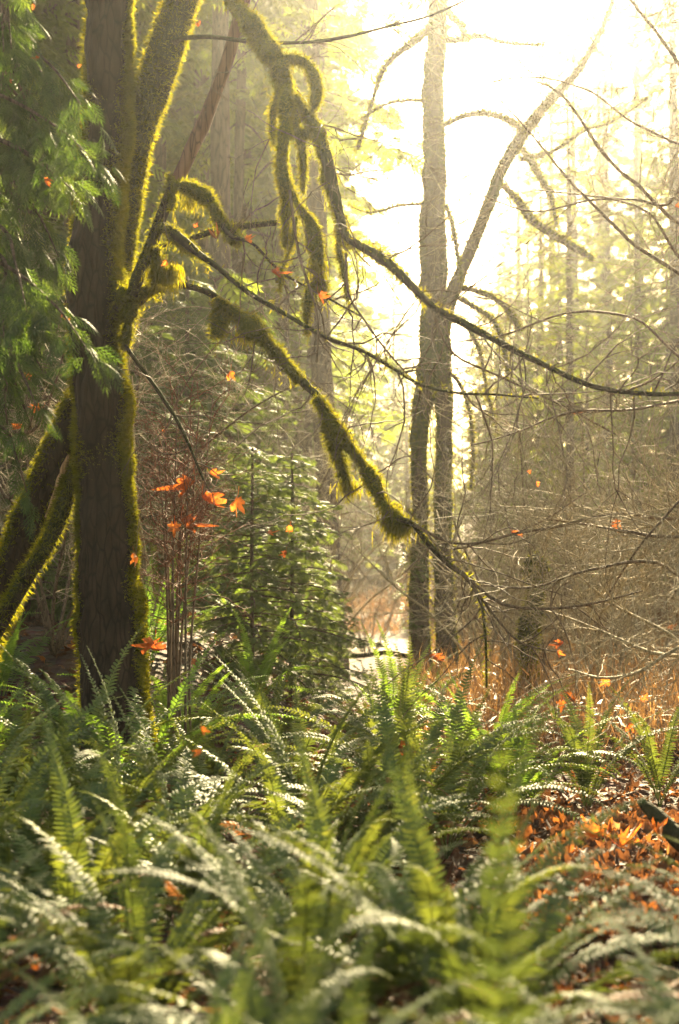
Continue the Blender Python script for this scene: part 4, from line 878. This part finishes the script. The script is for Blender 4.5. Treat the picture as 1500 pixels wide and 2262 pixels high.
# ------------------------------------------------------------------ bare shrubs and thickets
def put_mesh(name, me, loc, s, rz, child):
    o = empty(name, loc, rz); o.scale = (s, s, s)
    for cn, m in child:
        c = bpy.data.objects.new(cn, m); C.objects.link(c); c.parent = o
    return o
def shrubs():
    # reddish multi-stemmed shrub right of the maple
    x, d = (392 - 750) / FPX * 8.4, 8.4
    o = empty('huckleberry_shrub', (x, d, 0)); tag(o, 'bare shrub of thin straight stems with a reddish twig head behind the dark trunk', 'shrub')
    for k, (xb, xt, yt) in enumerate(((376, 392, 860), (380, 365, 900), (388, 425, 840), (398, 440, 900), (410, 418, 960), (372, 350, 1000), (420, 470, 880), (392, 400, 1100), (384, 388, 1050))):
        pts, rad = resample(*pxpath([(xb, 1620, 7), (xb, 1450, 6), ((xb + xt) / 2 + rng.uniform(-8, 8), (1450 + yt) / 2, 5), (xt, yt, 2.5)], 8.4 + rng.uniform(-.15, .15)), .06)
        b = Buf(); tube(b, pts, rad, 6); s_ = b.build('stem', M_twig, o)
        b = Buf(); twigs_on(b, pts, rad, 16, .5, .0032, 2, sag=.12, nk=5, up=.03, lo=.45); b.build('twig', M_twigred, s_)
    # prototypes
    protos = []
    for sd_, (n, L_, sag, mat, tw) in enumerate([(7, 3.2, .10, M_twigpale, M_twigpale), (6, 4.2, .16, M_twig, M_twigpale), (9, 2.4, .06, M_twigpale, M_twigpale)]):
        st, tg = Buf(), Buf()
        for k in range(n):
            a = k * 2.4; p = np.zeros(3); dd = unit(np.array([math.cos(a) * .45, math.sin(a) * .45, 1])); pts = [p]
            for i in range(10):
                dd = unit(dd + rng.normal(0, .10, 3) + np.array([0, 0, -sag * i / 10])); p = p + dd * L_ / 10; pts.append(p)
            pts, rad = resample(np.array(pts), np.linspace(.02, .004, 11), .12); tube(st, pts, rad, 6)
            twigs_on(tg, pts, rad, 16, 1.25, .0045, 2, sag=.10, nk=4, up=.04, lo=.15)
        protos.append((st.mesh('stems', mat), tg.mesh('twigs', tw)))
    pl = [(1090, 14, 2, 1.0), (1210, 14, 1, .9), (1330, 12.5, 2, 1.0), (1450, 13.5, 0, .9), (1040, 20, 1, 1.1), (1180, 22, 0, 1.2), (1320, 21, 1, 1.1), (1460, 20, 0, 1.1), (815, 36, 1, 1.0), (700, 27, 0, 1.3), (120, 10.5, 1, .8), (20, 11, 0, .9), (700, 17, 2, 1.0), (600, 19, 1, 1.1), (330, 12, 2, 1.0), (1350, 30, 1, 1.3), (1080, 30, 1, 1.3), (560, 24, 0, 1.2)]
    pl.sort()
    for i, (px, d, v, s) in enumerate(pl):
        x = (px - 750) / FPX * d
        o = put_mesh('bare_shrub', None, (x, d, float(gz(x, d)) - .03), s, rng.uniform(0, 6.28), (('stems', protos[v][0]), ('twigs', protos[v][1])))
        tag(o, 'leafless pale twigged shrub, ' + ORD[i] + ' from the left, ' + ('near' if d < 16 else 'midway back' if d < 25 else 'far back in the woods'), 'shrub', 'bare shrubs of the undergrowth')
    # vine maples at right whose long arching branches cross the frame
    def vine(lst, depth, lab, basepx, mat=M_twig, tw=10, L_=.8, tm=M_twigpale):
        x = (basepx - 750) / FPX * depth[0]; o = empty('vine_maple', (x, depth[0], 0)); tag(o, lab, 'tree', 'vine maples at the right')
        b = Buf(); h = P(*lst[0][0][:2], depth[0]); p_, r_ = resample([(x, depth[0], -.1), (x * .7 + h[0] * .3 + .05, depth[0] + .1, h[2] * .35), (x * .3 + h[0] * .7 + .04, depth[0], h[2] * .75), h], [.045, .034, .026, .015], .1); tube(b, p_, r_, 10); b.build('trunk', M_bark, o, smooth=True)
        for l in lst:
            b = Buf(); l = [(lst[0][0][0], lst[0][0][1], l[0][2])] + l if l is not lst[0] else l
            pts, rad = resample(*pxpath(l, depth), .06); pts = pts + .03 * (np.stack([fbm(pts * 3, 1), fbm(pts * 3, 2), fbm(pts * 3, 3)], 1) - .5)
            tube(b, pts, rad, 6, cap=False); br = b.build('branch', mat, o); t = Buf(); twigs_on(t, pts, rad, int(tw * 1.5), L_, .003, 2, sag=.04, nk=4, up=.03, lo=.15); t.build('twigs', tm, br)
    vine([[(1620, 60, 12), (1500, -20, 11), (1400, -60, 9)], [(1560, 200, 10), (1500, 140, 9), (1400, 10, 7), (1350, -40, 5)], [(1540, 480, 10), (1400, 400, 9), (1330, 330, 9), (1240, 210, 7), (1180, 180, 4)], [(1560, 640, 9), (1500, 605, 9), (1390, 530, 8), (1270, 410, 7), (1180, 300, 5), (1100, 220, 3)], [(1500, 420, 9), (1400, 440, 5), (1280, 430, 4), (1180, 420, 3)], [(1540, 300, 8), (1420, 280, 6), (1300, 200, 5), (1180, 170, 4), (1080, 180, 3)], [(1560, 760, 8), (1400, 700, 6), (1250, 690, 5), (1120, 740, 4), (1000, 760, 3)], [(1540, 560, 8), (1430, 470, 6), (1330, 440, 5), (1180, 470, 4), (1060, 430, 3)]], [8.5, 8.0, 8.0], 'vine maple out at right whose thin branches rake across the upper right corner', 1700, tw=16, L_=1.2)
    vine([[(1640, 1100, 10), (1500, 1145, 8), (1370, 1133, 8), (1250, 1160, 7), (1120, 1185, 6), (1000, 1215, 4)], [(1600, 1180, 9), (1500, 1185, 8), (1400, 1175, 8), (1300, 1160, 5), (1200, 1150, 4)], [(1600, 1330, 8), (1450, 1240, 8), (1300, 1260, 6), (1180, 1300, 5), (1060, 1290, 4)], [(1560, 900, 8), (1400, 905, 6), (1260, 910, 6), (1150, 950, 4), (1050, 980, 3)], [(1600, 1020, 8), (1450, 1160, 6), (1380, 1250, 5), (1330, 1330, 4)]], [7.2, 6.8, 7.0], 'vine maple out at right with lichen flecked branches sweeping low across the frame', 1720, tw=30)
    vine([[(1640, 1380, 10), (1500, 1430, 9), (1420, 1480, 8), (1340, 1500, 6), (1260, 1480, 4)], [(1600, 1500, 9), (1480, 1400, 7), (1350, 1330, 6), (1250, 1250, 4)], [(1560, 1440, 9), (1440, 1440, 8), (1300, 1380, 5), (1200, 1350, 4)]], [6.6, 6.8, 7.2], 'low vine maple with pale crooked twigs over the brown thicket at right edge', 1680, mat=M_twigpale, tw=14, L_=.6)
    vine([[(-80, 900, 9), (60, 960, 8), (120, 850, 6), (160, 700, 4)], [(20, 1100, 8), (60, 900, 6), (110, 780, 5), (150, 650, 3)], [(30, 1000, 6), (90, 880, 5), (140, 900, 4)]], [9.4, 9.2], 'thin crooked vine maple at the far left edge behind the leaning stem', -70, tw=12, L_=.5)
shrubs()

def thicket():
    # dry brown brush at right: nobody could count its stems
    b = Buf(); n = 26000
    y = rng.uniform(9.5, 26, n); x = rng.uniform(-.35, 6.5, n) * (y / 16) + .6
    k = (x > .055 * y) & ((x / y) < .30); x, y = x[k], y[k]; n = len(x)
    h = (.25 + .75 * fbm(np.stack([x, y, 0 * x], 1) * .9, 6)) * rng.uniform(.4, 1.1, n) * .9
    pos = np.stack([x, y, gz(x, y)], 1); d = rng.normal(0, .42, (n, 3)); d[:, 2] = 1
    tV = np.array([[0, -.5, 0], [0, .5, 0], [.5, .35, .08], [.5, -.35, .08], [.85, .25, .22], [.85, -.25, .22], [1, 0, .34]], float)
    scatter(b, tV, [np.array([[0, 1, 2, 3], [3, 2, 4, 5]]), np.array([[5, 4, 6]])], pos, frames(d, unit(rng.normal(0, 1, (n, 3)))), np.stack([h, np.full(n, .007), h], 1), rng.uniform(0, 1, n))
    # side leaves, withered
    m = 15000; i = rng.integers(0, n, m); p2 = pos[i] + unit(d[i]) * (h[i] * rng.uniform(.2, 1, m))[:, None] * .9
    scatter(b, BL_V, [BL_Q, BL_T], p2, frames(rng.normal(0, 1, (m, 3))), np.stack([rng.uniform(.04, .16, m), rng.uniform(.006, .03, m), np.full(m, .1)], 1), rng.uniform(0, 1, m))
    o = b.build('undergrowth', M_thick); tag(o, 'dry brown brush and withered stems at the right before the pond', 'undergrowth', kind='stuff')
    # far bank brush
    b = Buf(); n = 30000; y = rng.uniform(28, 75, n); x = rng.uniform(-.32, .32, n) * y
    k = ~(((np.abs(x - 1.2) < 4.8) & (np.abs(y - 40) < 7)) | ((np.abs(x / y - .022) < .035) & (y < 40))); x, y = x[k], y[k]; n = len(x)
    h = rng.uniform(.3, 1.3, n) * fbm(np.stack([x, y, 0 * x], 1) * .4, 6) * 1.5
    pos = np.stack([x, y, gz(x, y)], 1); d = rng.normal(0, .5, (n, 3)); d[:, 2] = 1
    scatter(b, BL_V, [BL_Q, BL_T], pos, frames(d, unit(rng.normal(0, 1, (n, 3)))), np.stack([h, rng.uniform(.02, .07, n), h * .2], 1), rng.uniform(0, .5, n))
    o = b.build('bank_undergrowth', M_thick); tag(o, 'dull reddish brush covering the far bank beyond the pond', 'undergrowth', kind='stuff')
thicket()

def stump():
    D = 13.0; o = empty('mossy_stump', P(1180, 1590, D)); o.location.z = 0; tag(o, 'crooked moss covered stump standing in the bare twigs at right', 'stump')
    limb('trunk', o, [(1175, 1600, 40), (1170, 1460, 34), (1168, 1390, 36), (1180, 1340, 44), (1184, 1300, 34), (1178, 1275, 34), (1172, 1250, 36), (1185, 1236, 30), (1200, 1250, 22), (1206, 1262, 10)], D, M_bark, sides=24, step=.03, rough=.35, mask=allm, fl=.04, fw=.009, density=9000, lumps=.5)
    o = empty('fallen_log', (1.35, 4.9, .1)); tag(o, 'dark fallen log poking in from the right edge above the orange leaves', 'log')
    b = Buf(); p_, r_ = resample([P(1415, 1770, 6.2), P(1460, 1812, 6.1), P(1510, 1862, 6.0), P(1600, 1930, 5.8)], [.02, .035, .045, .05], .03); tube(b, p_, r_, 16, lambda V, n, r: (fbm(V * 12, 3) - .5) * .5 * r[:, None]); b.build('trunk', M_bark, o, smooth=True)
    o = empty('fallen_log', (0, 14, .1)); tag(o, 'thin dark log lying level in front of the pond', 'log')
    b = Buf(); p_, r_ = resample([P(735, 1440, 19), P(790, 1449, 18.8), P(850, 1441, 18.7), P(880, 1446, 18.6), P(930, 1452, 18.4)], [.02, .035, .03, .035, .03], .1); tube(b, p_, r_, 12, lambda V, n, r: (fbm(V * 6, 3) - .5) * .5 * r[:, None]); b.build('trunk', M_bark, o, smooth=True)
stump()

# ------------------------------------------------------------------ haze
def haze():
    m, N, L = newmat('haze_air'); v = N.new('ShaderNodeVolumePrincipled')
    v.inputs['Color'].default_value = (.31, .315, .32, 1); v.inputs['Density'].default_value = .0019; v.inputs['Anisotropy'].default_value = .83
    o = N.new('ShaderNodeOutputMaterial'); L.new(v.outputs[0], o.inputs['Volume'])
    x0, x1, y0, y1, z0, z1 = -182, 182, -42, 224, -3, 40
    b = Buf(); V = [(x, y, z) for z in (z0, z1) for y in (y0, y1) for x in (x0, x1)]
    b.add(V, [[0, 2, 3, 1], [4, 5, 7, 6], [0, 1, 5, 4], [2, 6, 7, 3], [0, 4, 6, 2], [1, 3, 7, 5]])
    tag(b.build('haze', m), 'warm sunlit mist hanging through the whole wood', 'haze', kind='stuff')
haze()
print('objects', len(bpy.data.objects), 'verts', sum(len(m.vertices) for m in bpy.data.meshes))
